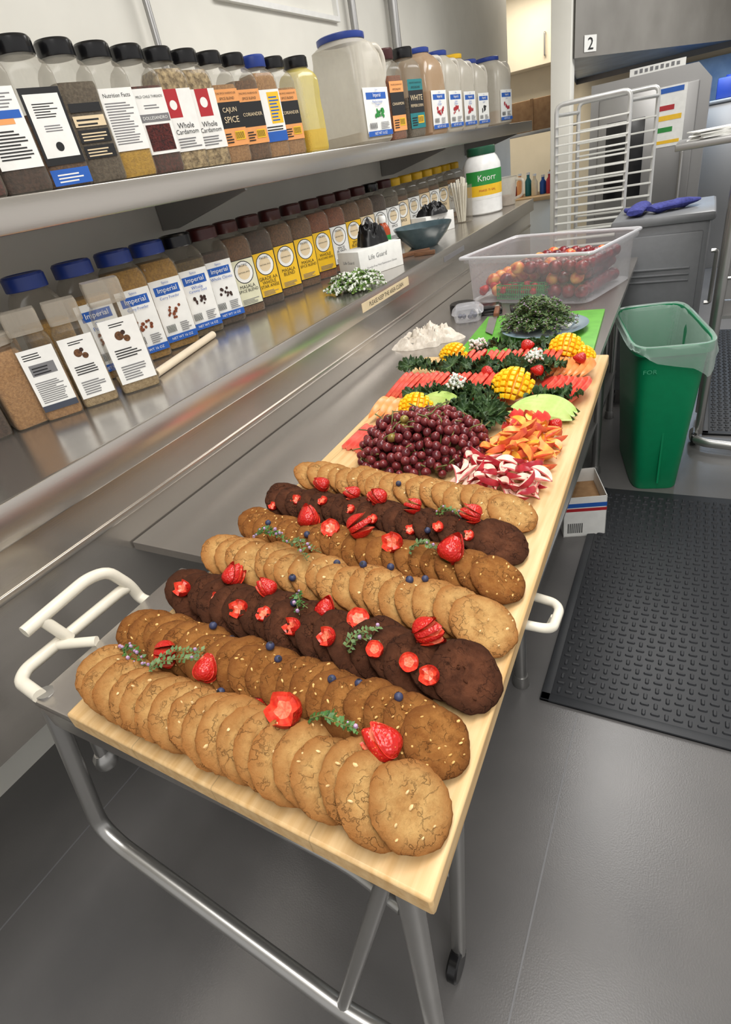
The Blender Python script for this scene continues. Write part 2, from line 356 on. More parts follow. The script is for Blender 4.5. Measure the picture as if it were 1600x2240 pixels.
# ------------------------------------------------------------ BOTTLES
def bottle_meshes(w,d,H,lr):
    a,b=d/2,w/2
    pr=[(a*.9,b*.9,0),(a*.98,b*.98,.006),(a,b,.015),(a,b,H*.42),(a*.975,b*.965,H*.46),(a*.975,b*.965,H*.58),(a,b,H*.62),(a,b,H*.74),(a*.96,b*.96,H*.785),(a*.88,b*.88,H*.825),(max(lr*1.02,a*.72),max(lr*1.02,b*.72),H*.852),(lr*.95,lr*.95,H*.87),(lr*.9,lr*.9,H*.89)]
    v=[];segs=36;f=[]
    for k,(rx,ry,z) in enumerate(pr):
        n=7 if k<8 else (6,4.5,3,2.2,2)[k-8]
        for i in range(segs):
            t=2*PI*(i+.5)/segs;c=math.cos(t);q=math.sin(t)
            v.append((rx*sgn(c)*abs(c)**(2/n),ry*sgn(q)*abs(q)**(2/n),z))
    for k in range(len(pr)-1):
        for i in range(segs):
            j=(i+1)%segs;f.append((k*segs+i,k*segs+j,(k+1)*segs+j,(k+1)*segs+i))
    f.append(tuple(range(segs))[::-1])
    body=G().add(v,f)
    l=G();v=[];f=[];sg=48
    for (rr,z,rid) in ((lr*1.06,H*.878,1),(lr*1.08,H*.883,1),(lr*1.08,H*.975,1),(lr*1.0,H*.992,0),(lr*.85,H*.996,0),(lr*.8,H*.99,0)):
        for i in range(sg):
            t=2*PI*i/sg;r2=rr*(1+(.018 if i%2 and rid else 0));v.append((r2*math.cos(t),r2*math.sin(t),z))
    for k in range(5):
        for i in range(sg):
            j=(i+1)%sg;f.append((k*sg+i,k*sg+j,(k+1)*sg+j,(k+1)*sg+i))
    f.append(tuple(range(sg))[::-1]);f.append(tuple(5*sg+i for i in range(sg)));l.add(v,f)
    return body,l
BM={}
def bottle(x,y,z,w,d,H,lr,lidm,contm,fill,spec,label,rot=-.35,group='spice bottles',bodym=None,name='spice_bottle',cat='spice bottle',lz=(.1,.64)):
    k=(w,d,H,lr)
    if k not in BM:
        b,l=bottle_meshes(*k);BM[k]=(b,l,{})
    b,l,c=BM[k]
    bm_=bodym or CLEAR
    if ('b',bm_) not in c: c[('b',bm_)]=b.mesh('bottle_body',bm_)
    if ('l',lidm) not in c: c[('l',lidm)]=l.mesh('lid',lidm,30)
    e=thing(name,None,label,cat,(x,y,z),(0,0,rot),group)
    part('bottle_body',c[('b',bm_)],e);part('lid',c[('l',lidm)],e)
    a,bb=d/2*.965,w/2*.965;zt=H*fill
    g=G().lathe([(a*.95,bb*.95,.004),(a,bb,.015),(a,bb,min(zt,H*.74)*.97),(a*.97,bb*.97,min(zt,H*.74))]+([(a*.94,bb*.94,H*.78),(a*.84,bb*.84,H*.82)] if fill>.75 else []),n=6.5,segs=36)
    part('spice_contents',g.mesh('spice_contents',contm),e)
    if spec: make_label(e,spec,w*.43,H*lz[0],H*lz[1],d/2+.0006)
    return e
def square_jar(x,y,z,w,d,H,capm,contm,fill,spec,label,rot,group):
    e=thing('spice_jar',None,label,'spice jar',(x,y,z),(0,0,rot),group)
    a,b=d/2,w/2
    g=G().lathe([(a*.94,b*.94,0),(a,b,.008),(a*.97,b*.97,H*.70),(a*.93,b*.93,H*.74),(a*.80,b*.80,H*.79),(a*.78,b*.78,H*.82)],n=9,segs=44,ct=False);part('jar_body',g.mesh('jar_body',CLEAR),e)
    g=G().lathe([(a*.84,b*.84,H*.80),(a*.86,b*.86,H*.81),(a*.86,b*.86,H*.97),(a*.82,b*.82,H)],n=8,segs=44);part('cap',g.mesh('cap',capm,30),e)
    g=G().lathe([(a*.9,b*.9,.003),(a*.95,b*.95,.01),(a*.94,b*.94,H*fill)],n=9,segs=44);part('spice_contents',g.mesh('spice_contents',contm),e)
    if spec: make_label(e,spec,w*.44,H*.10,H*.68,a+.0006)
def sysco(l1,l2='',ill=None):
    s=[('r',-1,1,0,1,WHT),('t','Sysco',0,.945,.34,.05,BLU),('r',-.8,.8,.76,.9,BLU),('t','Imperial',0,.83,.68,.1,WHT),('t',l1,0,.71,.8,.055,BLU)]
    if l2: s.append(('t',l2,0,.645,.8,.055,BLU))
    for i in range(12):
        s.append(('c',R(-.4,.45),R(.38,.56),R(.06,.11),ill or BLK))
    s+=[('l',.1,.8,.14,.3,5,GRY),('bar',-.8,-.2,.16,.28,BLK),('r',-1,1,0,.11,BLU),('t','NET WT 16 OZ',0,.055,.7,.06,WHT)]
    return s
def pacific(bg,lines):
    s=[('r',-1,1,0,1,BLK),('r',-.94,.94,.015,.985,bg),('c',0,.72,.78,BLK),('c',0,.72,.72,WHT),('c',0,.72,.5,CREAM),('t','PACIFIC',0,.87,.44,.05,BLK),('t','NATURAL SPICE',0,.72,.45,.05,BLK)]
    for i,l in enumerate(lines): s.append(('t',l,0,.42-.09*i,.82,.075,BLK))
    s+=[('l',-.7,.7,.04,.16,4,GRY)]
    return s
def mccorm(lines,lc):
    s=[('r',-1,1,0,1,lc),('r',-1,1,.32,.78,BLK),('t','THE SPICE WAREHOUSE',0,.93,.8,.05,BLK),('t','SPICE BLEND',0,.84,.6,.05,BLK)]
    n=len(lines)
    for i,l in enumerate(lines): s.append(('t',l,0,.55+.08*(n-1)-.16*i if n>1 else .55,.84,.11,CREAM))
    s+=[('r',.0,.8,.1,.26,YEL),('bar',.05,.75,.12,.24,BLK),('l',-.8,-.1,.06,.26,4,BLK)]
    return s
def cont(name,a,b,sc_=160): return mat('spice_'+name,a,b,scale=sc_,rough=.85,bump=.5,bscale=300)
C_DK=cont('dark',S(76,52,44),S(46,32,28));C_BR=cont('brown',S(120,82,52),S(84,56,35));C_GR=cont('greybrown',S(106,94,78),S(72,62,50))
C_YE=cont('yellow',S(204,160,50),S(176,134,36));C_RD=cont('chile',S(96,38,34),S(46,20,20));C_SD=cont('cardamom',S(204,180,136),S(104,84,54),90)
C_TN=cont('tan',S(186,140,90),S(156,112,68));C_CU=cont('curry',S(178,134,56),S(142,104,40));C_OL=cont('olive',S(108,88,52),S(76,60,36));C_GD=cont('gold',S(236,186,30),S(218,160,14));C_BE=cont('beige',S(186,162,122),S(154,130,92));C_SN=cont('spice_red',S(146,80,47),S(110,56,34))
g0='spice bottles on the upper shelf'
UZ=1.5765;UX=-1.37
UB=[
 (.83,BLKL,C_RD,.76,[('r',-1,1,0,.5,BLK),('l',-.7,.7,.1,.42,4,CREAM)],'dark spice in a clear bottle with a black lid'),
 (.945,BLKL,C_DK,.52,[('r',-1,1,0,1,WHT),('l',-.8,.8,.75,.95,5,GRY),('r',-.9,.5,.55,.64,ORG),('r',-.9,.9,.62,.72,BLU),('l',-.8,.8,.12,.5,9,BLK)],'black-lidded clear bottle of dark seeds with blue banded white label'),
 (1.06,BLKL,C_BR,.5,[('r',-1,1,0,1,BLK),('r',-.86,.86,.1,.92,WHT),('l',-.6,.6,.62,.82,6,BLK),('l',-.4,.5,.44,.54,3,GRY),('c',0,.24,.2,BLK),('r',-1,1,-.28,-.06,BLU),('l',-.7,.7,-.24,-.1,3,WHT)],'black-lidded clear bottle with black framed white label'),
 (1.17,BLKL,C_GR,.7,[('r',-.85,.85,.68,.8,BLK),('r',-.85,.85,.48,.63,CREAM),('l',-.7,.7,.5,.62,2,BLK),('r',-.85,.85,.26,.44,BLK),('l',-.7,.7,.29,.42,3,CREAM),('r',-.85,.85,.04,.22,BLK),('l',-.7,.7,.07,.2,3,CREAM)],'black-lidded clear bottle of grey spice with dark stencil label'),
 (1.28,BLKL,C_YE,.33,[('r',-1,1,0.1,1,WHT),('t','Nutrition Facts',0,.90,.8,.1,BLK),('l',-.85,.85,.2,.82,16,GRY)],'black-lidded bottle of yellow powder with nutrition label'),
 (1.39,BLKL,C_RD,.68,[('r',-1,1,0,1,WHT),('t','MILD CHILE THREADS',0,.88,.85,.08,BLK),('l',-.5,.5,.7,.78,2,GRY),('r',-.95,.95,.5,.62,GRY),('t','DOLLESANDRO',0,.56,.8,.09,WHT),('r',-.8,.8,.05,.46,C_RD)],'black-lidded bottle of chile threads with white photo label'),
 (1.50,BLKL,C_SD,.8,[('r',-1,1,0,1,WHT),('r',-.9,.0,.55,1,RED),('c',-.45,.75,.25,WHT),('t','Whole',.0,.42,.6,.09,BLK),('t','Cardamom',.0,.32,.8,.09,BLK),('l',-.8,.8,.06,.24,4,GRY)],'black-lidded bottle packed with pale green cardamom pods'),
 (1.605,BLKL,C_SD,.84,[('r',-1,1,0,1,WHT),('r',-.5,.5,.55,1,RED),('c',0,.78,.28,WHT),('t','Whole',.0,.42,.6,.09,BLK),('t','Cardamom',.0,.32,.8,.09,BLK),('l',-.8,.8,.06,.24,4,GRY)],'black-lidded bottle packed with cardamom pods and red ribbon label'),
 (1.715,BLKL,C_TN,.7,mccorm(['CAJUN','SPICE'],ORG),'black-lidded bottle of orange tan powder with black and orange label'),
 (1.83,BLKL,C_BR,.74,mccorm(['CORIANDER'],ORG),'black-lidded bottle of brown powder with black and orange label'),
 (1.945,BLUL,C_TN,.76,[('r',-1,1,0,1,WHT),('r',-.2,.9,.35,.95,YEL),('l',-.1,.8,.4,.9,8,BLU),('r',-1,1,0,.2,BLU),('l',-.8,.8,.22,.33,2,BLK)],'blue-lidded bottle of tan powder with white and yellow label'),
 (2.055,BLKL,C_TN,.68,mccorm(['CORIANDER'],ORG),'black-lidded bottle of tan powder with orange and black label'),
]
for y,lm,cm,fl,sp,lb in UB:
    bottle(UX,y,UZ,.106,.1,.293,.039,lm,cm,fl,sp,lb,-.3,g0,lz=(.16,.66))
bottle(-1.37,2.21,UZ,.12,.11,.30,.042,BLKL,C_GD,.24,None,'tall clear bottle with a little bright yellow powder',-.2,g0,bodym=clear('yellow_tinted_plastic',S(222,204,100),.3,.5))
def jug(x,y,z,w,H,lidm,contm,fill,spec,label,bodym=CLEARW,hm=None,rot=-.12,nk=.58,sy=-.12,hx=.5):
    e=thing('spice_jug',None,label,'plastic jug',(x,y,z),(0,0,rot),'handled plastic jugs on the upper shelf')
    a=w/2;pr=[(a*.92,a*.92,0),(a,a,.012),(a,a,H*.5),(a*.99,a*.98,H*.66),(a*.95,a*.92,H*.80),(a*(nk+.2),a*(nk+.16),H*.89),(a*(nk+.03),a*(nk+.03),H*.93),(a*nk,a*nk,H*.95)]
    v=[];f=[];sg=36
    for k,(rx,ry,zz) in enumerate(pr):
        n=(7,7,7,6,5,3,2.2,2)[k]
        for i in range(sg):
            t=2*PI*(i+.5)/sg;c=math.cos(t);q=math.sin(t);v.append((rx*sgn(c)*abs(c)**(2/n),ry*sgn(q)*abs(q)**(2/n)+(a*sy*(k>4)),zz))
    for k in range(len(pr)-1):
        for i in range(sg):
            j=(i+1)%sg;f.append((k*sg+i,k*sg+j,(k+1)*sg+j,(k+1)*sg+i))
    f.append(tuple(range(sg))[::-1])
    part('jug_body',G().add(v,f).mesh('jug_body',bodym),e)
    g=G().lathe([(a*(nk+.05),a*(nk+.05),H*.94),(a*(nk+.07),a*(nk+.07),H*.95),(a*(nk+.07),a*(nk+.07),H*.99),(a*nk,a*nk,H)],segs=32,cy=a*sy);part('lid',g.mesh('lid',lidm),e)
    g=G().tube([(a*hx,a*.45,H*.88),(a*(hx+.15),a*.98,H*.88),(a*(hx+.2),a*1.18,H*.78),(a*(hx+.2),a*1.14,H*.60),(a*(hx+.1),a*.92,H*.50)],a*.12,10,a*.25);part('handle',g.mesh('handle',hm or bodym),e)
    g=G().lathe([(a*.9,a*.9,.004),(a*.96,a*.96,.014),(a*.96,a*.96,H*fill)],n=5.5,segs=32);part('spice_contents',g.mesh('spice_contents',contm),e)
    if spec: make_label(e,spec,a*.78,H*.06,H*.5,a+.001)
    return e
MK=clear('milky_handle_plastic',S(214,208,196),.6,.25,.3)
jug(-1.425,2.72,UZ,.255,.40,BLUL,C_BE,.12,sysco('Mediterranean','Oregano',GRN),'large milky plastic jug with blue lid and nearly empty',nk=.74,sy=-.16,hm=MK)
bottle(-1.38,3.0,UZ,.12,.12,.36,.045,MARL,C_SN,.7,mccorm(['CINNAMON'],ORG),'clear bottle of reddish brown cinnamon with orange label',-.25,g0)
bottle(-1.38,3.22,UZ,.14,.13,.375,.05,BLKL,C_GR,.45,mccorm(['WHITE','PEPPERCORN'],TEA),'clear bottle of white peppercorns with teal label',-.25,g0)
jug(-1.42,3.52,UZ,.22,.39,BLUL,C_SN,.5,sysco('Chili','Powder',RED),'plastic jug of red brown powder with blue lid',bodym=clear('brown_tint_plastic',S(190,160,128),.5,.35),hm=MK)
jug(-1.42,3.80,UZ,.21,.39,BLUL,C_BE,.4,sysco('Garlic','Powder',RED),'milky plastic jug of beige powder with blue lid',hm=MK)
jug(-1.42,4.06,UZ,.21,.385,YELL,C_TN,.45,sysco('Onion','Powder',RED),'milky plastic jug with yellow lid',hm=MK)
jug(-1.42,4.34,UZ,.21,.37,BLUL,C_BE,.45,sysco('Cumin','',BLK),'milky plastic jug with blue lid and blue label',hm=MK)
jug(-1.42,4.80,UZ,.26,.40,BLUL,C_TN,.22,sysco('Paprika','',RED),'milky handled jug with blue lid at the shelf end',hm=MK)
g1='spice bottles on the counter'
LZ=1.0965
LB=[
 (.77,BLUL,C_TN,.6,None,'large blue-lidded clear bottle of tan powder'),
 (.93,BLUL,C_CU,.62,None,'large blue-lidded clear bottle of tan powder'),
 (1.08,BLUL,C_CU,.7,sysco('Curry','Powder',C_SN),'large blue-lidded bottle of curry powder'),
 (1.225,BLUL,C_CU,.78,sysco('Curry Powder','',C_SN),'large blue-lidded bottle of mustard coloured curry powder'),
 (1.36,BLUL,C_CU,.78,sysco('Curry Powder','',C_SN),'blue-lidded bottle of mustard coloured curry powder'),
 (1.49,BLKL,C_OL,.74,sysco('Whole','Caraway Seed',C_DK),'black-lidded bottle of brown caraway seed'),
 (1.62,MARL,C_DK,.74,sysco('Whole Cloves','',C_DK),'dark-lidded bottle of brown whole cloves'),
 (1.75,MARL,C_BR,.76,pacific(plain('pale_label',S(222,220,190),.5),['MASALA','SPICE BLEND']),'maroon-lidded bottle of brown spice with pale label'),
 (1.885,MARL,C_DK,.8,pacific(YEL,['GRADE AA','WHOLE','STAR ANISE']),'maroon-lidded bottle of star anise with yellow label'),
 (2.03,MARL,C_BR,.8,pacific(YEL,['MASALA','BLEND']),'maroon-lidded bottle of brown spice with yellow label'),
 (2.18,MARL,C_BR,.8,pacific(YEL,['MASALA','SPICE BLEND']),'maroon-lidded bottle of brown spice with yellow label'),
 (2.33,MARL,C_SN,.8,pacific(YEL,['WHOLE','MUSTARD SEED']),'maroon-lidded bottle of mustard seed with yellow label'),
 (2.48,MARL,C_SN,.8,pacific(WHT,['SPICE','BLEND']),'maroon-lidded bottle of red brown spice with white label'),
 (2.63,MARL,C_BR,.8,pacific(YEL,['SPICE','BLEND']),'maroon-lidded bottle of brown spice with yellow label'),
 (2.78,MARL,C_BR,.8,pacific(CREAM,['SPICE','BLEND']),'maroon-lidded bottle of brown spice with cream label'),
 (2.93,BLKL,C_DK,.8,pacific(WHT,['SPICE']),'dark-lidded bottle of brown spice with white label'),
 (3.09,MARL,C_GR,.74,pacific(WHT,['SPICE']),'dark-lidded bottle of grey brown spice'),
]
for y,lm,cm,fl,sp,lb in LB:
    big=y<1.7
    bottle(-1.51,y,LZ,.122 if big else .118,.112 if big else .108,.325,.048 if big else .041,lm,cm,fl,sp,lb,-.42,g1,lz=(.08,.66) if big else (.1,.60))
for i in range(7):
    bottle(-1.53,3.26+.165*i,LZ,.12,.11,.32,.038,YELL,(C_BR,C_OL,C_TN)[i%3],.7,pacific((CREAM,WHT)[i%2],['SPICE']),'yellow-lidded clear bottle of ground spice at the counter end',-.4,g1)
sp1=[('r',-1,1,0,1,WHT),('l',-.8,.2,.84,.95,3,BLK),('r',-.7,.7,.58,.76,GRY),('l',-.6,.6,.6,.74,3,BLK),('l',-.8,.8,.14,.5,11,GRY),('r',-1,1,0,.1,plain('slate_print',S(60,66,80),.5))]
sp2=[('r',-1,1,0,1,WHT),('l',-.5,.5,.88,.95,2,BLK),('c',-.15,.74,.24,C_BR),('c',.2,.68,.18,C_BR),('c',.1,.78,.12,C_DK),('l',-.7,.7,.40,.56,4,BLK),('l',-.7,.7,.06,.3,6,GRY)]
TINL=clear('clear_lid_plastic',S(196,186,170),.3,.4)
bottle(-1.46,.64,LZ,.09,.085,.24,.034,MARL,C_DK,.76,None,'small clear bottle of dark ground spice',-.3,g1)
bottle(-1.43,.735,LZ,.095,.09,.225,.042,TINL,C_TN,.76,None,'small clear bottle of golden powder',-.3,g1)
g2='square spice jars on the counter'
square_jar(-1.385,.80,LZ,.092,.085,.26,TINL,C_TN,.42,sp1,'small square clear jar with printed white label',-.55,g2)
square_jar(-1.345,.885,LZ,.092,.085,.26,TINL,C_BE,.42,sp2,'small square clear jar with brown picture label',-.55,g2)
square_jar(-1.30,.985,LZ,.105,.09,.28,TINL,C_BE,.12,sp2,'square clear jar holding a few star anise pods',-.55,g2)
g=G();v=[];f=[]
A=Vector((-1.30,1.05,LZ+.012));B=Vector((-1.405,1.42,LZ+.012));d=(B-A).normalized();s_=d.cross(Vector((0,0,1)));u=Vector((0,0,1))
for (p,r) in ((A,.008),(A,.0115),(B,.0115),(B,.008)):
    for k in range(16): v.append(p+s_*math.cos(2*PI*k/16)*r+u*math.sin(2*PI*k/16)*r)
for (a,b) in ((0,1),(1,2),(2,3),(3,0)):
    for k in range(16): f.append((a*16+k,a*16+(k+1)%16,b*16+(k+1)%16,b*16+k))
g.add(v,f);thing('plastic_tube',g.mesh('plastic_tube',plain('cream_tube',S(228,212,186),.4)),'hollow cream plastic tube lying on the steel counter','tube')
def glovebox(x,y,rot,w,d,h,txt):
    e=thing('glove_box',G().box(-d/2,d/2,-w/2,w/2,0,h,bev=.002).mesh('glove_box',WHT),'white cardboard glove box with black gloves on top','box',(x,y,LZ),(0,0,rot),'glove boxes')
    t=G();addtext(t,0,txt,-.02,h*.68,w*.42,h*.2,d/2+.0008);part('lettering',t.mesh('lettering',GRY),e)
    t=G();addtext(t,0,'Powder-Free Vinyl Examination Gloves',0,h*.3,w*.8,h*.1,d/2+.0008);part('lettering',t.mesh('lettering',GRY),e)
    t=G();v,f,tw,th=textgeo(txt);k=d*.5/tw
    t.add([(a*k,-w/2-.0008,h*.6+b*k) for a,b in v],f);part('lettering',t.mesh('lettering',GRY),e)
    return e
glovebox(-1.26,2.36,-.35,.26,.14,.105,'Life Guard')
glovebox(-1.38,3.40,-.3,.26,.14,.1,'Life Guard')
def crumple(name,r,h,m,label,cat,loc,amp=.35,seed=0,fr=2.2,sx=1,sy=1,kind=None):
    g=G();v=[(0,0,h)];f=[];NR=20;NS=64
    for i in range(1,NR+1):
        t=i/NR
        for k in range(NS):
            a=2*PI*k/NS;n=noise.noise(Vector((math.cos(a)*t*fr+seed,math.sin(a)*t*fr,seed*1.3)));n2=noise.noise(Vector((math.cos(a)*t*fr*2.2+seed,math.sin(a)*t*fr*2.2,seed)))
            rr=r*(.35*math.sin(t*PI/2)+.65*t)*(1+amp*.9*noise.noise(Vector((math.cos(a)*1.7+seed,math.sin(a)*1.7,seed)))*t)
            z=h*(1-t**3)*(.85+amp*1.3*n+amp*.8*(1-abs(n2)*3))
            v.append((rr*math.cos(a)*sx,rr*math.sin(a)*sy,max(z,0.0)))
    v[0]=(0,0,sum(q[2] for q in v[1:1+NS])/NS)
    for k in range(NS): f.append((0,1+k,1+(k+1)%NS))
    for i in range(NR-1):
        for k in range(NS):
            j=(k+1)%NS;a=1+i*NS;f.append((a+k,a+NS+k,a+NS+j,a+j))
    f.append(tuple(1+(NR-1)*NS+k for k in range(NS))[::-1])
    g.add(v,f);return thing(name,g.mesh(name,m,70),label,cat,loc,kind=kind)
GLV=plain('black_nitrile',S(18,18,20),.4)
crumple('disposable_gloves',.065,.075,GLV,'black nitrile gloves bunched on the white glove box','gloves',(-1.27,2.40,LZ+.1055),.5,3.1,2.0)
crumple('disposable_gloves',.085,.05,GLV,'black nitrile gloves draped over the far glove box','gloves',(-1.36,3.38,LZ+.1005),.5,7.7,2.0,sx=1.0)
e=thing('sauce_bottle',None,'small red sauce bottle with green label beside bottles','bottle',(-1.36,2.72,LZ))
part('bottle_body',G().lathe([(.03,.03,0),(.034,.034,.005),(.034,.034,.12),(.026,.026,.14),(.015,.015,.155),(.015,.015,.16)],segs=24).mesh('bottle_body',plain('sauce_red',S(170,70,30),.25)),e)
part('label',G().lathe([(.0346,.0346,.03),(.0346,.0346,.1)],segs=24,cb=False,ct=False).mesh('label',GRN),e)
part('lid',G().lathe([(.018,.018,.155),(.019,.019,.16),(.019,.019,.18),(.015,.015,.185)],segs=24).mesh('lid',WHT),e)
thing('serving_bowl',G().lathe([(.0,.0,.006),(.07,.07,.0),(.075,.075,.006),(.12,.12,.05),(.148,.148,.092),(.15,.15,.1),(.144,.144,.098),(.115,.115,.056),(.07,.07,.018),(.0,.0,.014)],segs=48,cb=False,ct=False).mesh('serving_bowl',mat('blue_glaze',S(92,110,116),S(70,86,92),scale=12,rough=.2)),'blue-grey glazed ceramic bowl on the steel counter','bowl',(-1.24,2.93,LZ))
for i,(x,y,a) in enumerate(((-1.17,2.70,.5),(-1.22,2.64,.9),(-1.12,2.64,.2))):
    thing('wooden_block',G().box(-.05,.05,-.01,.01,0,.018,bev=.003).mesh('wooden_block',mat('dark_wood',S(120,80,50),S(90,58,36),scale=30,rough=.6,stretch=(1,8,8))),'small dark wooden stick on the counter','wood piece',(x,y,LZ),(0,0,a),'wooden sticks')
e=thing('bouillon_tub',None,'large white plastic tub with green lid and label','tub',(-1.27,4.07,LZ),(0,0,-1.0))
part('tub_body',G().lathe([(.11,.11,0),(.122,.122,.01),(.122,.122,.24),(.118,.118,.28),(.1,.1,.315),(.082,.082,.335)],segs=40).mesh('tub_body',plain('white_tub',S(240,240,238),.3)),e)
part('lid',G().lathe([(.088,.088,.335),(.09,.09,.34),(.09,.09,.372),(.084,.084,.378)],segs=40).mesh('lid',plain('dark_green_lid',S(30,84,60),.35)),e)
g=G()
def band(z0,z1,a0,a1,mi,r=.1228):
    v=[];n=16
    for i in range(n+1):
        a=a0+(a1-a0)*i/n;v+=[(r*math.cos(a),r*math.sin(a),z0),(r*math.cos(a),r*math.sin(a),z1)]
    g.add(v,[(2*i,2*i+2,2*i+3,2*i+1) for i in range(n)],mi)
band(.17,.25,-1.2,1.2,0);band(.11,.17,-1.2,1.2,1);band(.09,.11,-1.2,1.2,2)
lo=part('label',g.mesh('label',[GRN,YEL,WHT]),e)
for (tx,wd,zc,mm) in (('Knorr',.12,.21,WHT),('MAKES 75 GAL',.11,.14,RED)):
    t=G();v,f,tw,th=textgeo(tx);k=wd/tw
    t.add([(.1236*math.cos(a*k/.1236),.1236*math.sin(a*k/.1236),zc+b*k) for a,b in v],f,0);part('lettering',t.mesh('lettering',mm),lo)
e=thing('utensil_cup',None,'clear plastic container holding white disposable sticks','cup',(-1.30,3.72,LZ))
part('cup',G().lathe([(.055,.055,0),(.06,.06,.004),(.066,.066,.2),(.069,.069,.2)],n=3,segs=24,ct=False).mesh('cup',CLEAR),e)
for i in range(14):
    x,y=R(-.035,.035),R(-.035,.035);part('stick',G().tube([(x*.6,y*.6,.006),(x*1.5,y*1.5,R(.2,.25))],.006,6).mesh('stick',WPL),e)
e=thing('measuring_pitcher',None,'clear plastic pitcher with handle at the counter end','pitcher',(-1.2,4.36,LZ))
part('pitcher_body',G().lathe([(.06,.06,0),(.065,.065,.005),(.078,.078,.17),(.082,.082,.172)],segs=28,ct=False).mesh('pitcher_body',CLEARW),e)
part('handle',G().tube([(.07,0,.15),(.125,0,.145),(.12,0,.05),(.066,0,.035)],.009,8,.03).mesh('handle',CLEARW),e)
part('contents',G().lathe([(.058,.058,.003),(.066,.066,.06)],segs=24).mesh('contents',C_SN),e)
# ------------------------------------------------------------ herbs
def sprig_geo(n,L_,spread,seed,bl=.4,leafs=.007,up=.01,bs=(.0018,.0034)):
    rnd=random.Random(seed);S1=G();LF=G();BL=G()
    for s in range(n):
        a=rnd.uniform(0,2*PI) if n>2 else rnd.uniform(-.25,.25)
        q_=math.sqrt(rnd.random())*spread;w_=rnd.uniform(0,2*PI)
        ox,oy=(q_*math.cos(w_)-math.cos(a)*L_*.4,q_*math.sin(w_)-math.sin(a)*L_*.4) if n>2 else (-L_/2,rnd.uniform(-.003,.003))
        l=L_*rnd.uniform(.7,1);P=[]
        zz=rnd.uniform(0,up)*(1-(q_/spread)**2 if spread>.02 else 1)
        for k in range(5):
            t=k/4;P.append(Vector((ox+math.cos(a)*l*t,oy+math.sin(a)*l*t+.006*math.sin(t*5+s),zz+.004+.012*math.sin(t*PI)*(1+up*12*rnd.random()))))
        S1.tube(P,.0009,5,0)
        nl=int(l/.0045)
        for k in range(nl):
            t=k/nl;q=t*4;i=min(int(q),3);p=P[i].lerp(P[i+1],q-i)
            for sd in (-1,1):
                M=Matrix.Translation(p)@Euler((rnd.uniform(-.6,.6),rnd.uniform(-.7,.3),a+sd*rnd.uniform(.7,1.4))).to_matrix().to_4x4()
                z=leafs*rnd.uniform(.7,1.2)
                LF.add([(0,0,0),(z*.5,z*.3,.001),(z,0,.0005),(z*.5,-z*.3,.001)],[(0,1,2,3)],0,M)
            if rnd.random()<bl*(.2+t*t):
                BL.ball(rnd.uniform(*bs),(p.x+rnd.uniform(-.004,.004),p.y+rnd.uniform(-.004,.004),p.z+rnd.uniform(.001,.006)),seg=6,rings=4)
    return S1,LF,BL
def herb(name,n,L_,spread,seed,loc,rz,label,cat='herb sprig',bl=.4,bm=None,group=None,kind=None,leafs=.007,up=.01,lm=None,bs=(.0018,.0034)):
    a,b,c=sprig_geo(n,L_,spread,seed,bl,leafs,up,bs)
    o=thing(name,a.mesh('herb_stem',STEMG),label,cat,loc,(0,0,rz),group,kind)
    part('leaves',b.mesh('leaves',lm or GREEN),o)
    if c.v: part('blossoms',c.mesh('blossoms',bm or PURP),o)
    return o
HG=mat('thyme_green',S(108,134,82),S(68,96,52),scale=80,rough=.6)
BLF=mat('bright_leaf',S(124,158,70),S(84,126,50),scale=60,rough=.6)
herb('flower_bunch',75,.13,.085,5,(-1.17,2.02,LZ),.6,'bunch of white alyssum flowers lying on the steel counter','flowers',bl=.9,bm=WHITEF,kind='stuff',up=.06,leafs=.013,lm=BLF,bs=(.003,.0055))
# ------------------------------------------------------------ CART
ct=thing('folding_cart',None,'grey steel tube cart with white handle rails under the board','cart')
g=G().box(-.875,-.17,.225,.585,.842,.858,bev=.004);g.box(-.87,-.18,.226,.24,.80,.842);g.box(-.87,-.18,.57,.584,.80,.842);part('cart_top',g.mesh('cart_top',ST_T),ct)
g=G().tube([(-.862,.245,.86),(-.885,.195,.52),(-.84,.19,.485),(-.36,.18,.355),(-.225,.19,.315)],.0155,14,.03);part('leg',g.mesh('leg',ST_P),ct,label='bent front tube leg')
g=G().tube([(-.195,.228,.845),(-.222,.212,.02)],.0155,14);g.lathe([(.024,.024,0),(.026,.026,.004),(.024,.024,.03),(.018,.018,.035)],cx=-.222,cy=.212,segs=16);part('leg',g.mesh('leg',ST_P),ct)
part('brace',G().tube([(-.232,.24,.80),(-.36,.185,.36)],.0115,12).mesh('brace',ST_P),ct)
part('leg',G().tube([(-.80,.50,.845),(-.80,.50,.0)],.0155,14).mesh('leg',ST_P),ct)
part('leg',G().tube([(-.24,.50,.845),(-.27,.42,.05)],.0155,14).mesh('leg',ST_P),ct)
g=G().tube([(-.855,.285,.84),(-.872,.265,.66)],.012,12);g.lathe([(.018,.018,.625),(.022,.022,.632),(.02,.02,.65),(.013,.013,.66)],cx=-.873,cy=.264,segs=16);part('levelling_foot',g.mesh('levelling_foot',ST_P),ct)
part('cross_bar',G().tube([(-.80,.52,.3),(-.26,.46,.3)],.012,12).mesh('cross_bar',ST_P),ct)
part('cross_bar',G().tube([(-.86,.25,.79),(-.3,.25,.735),(-.22,.235,.735)],.009,10).mesh('cross_bar',ST_P),ct)
g=G();g.lathe([(.032,.032,-.012),(.036,.036,-.008),(.036,.036,.008),(.032,.032,.012)],segs=24,M=Matrix.Translation((-.27,.40,.036))@Matrix.Rotation(PI/2,4,'Y'));part('caster',g.mesh('caster',BLKL),ct)
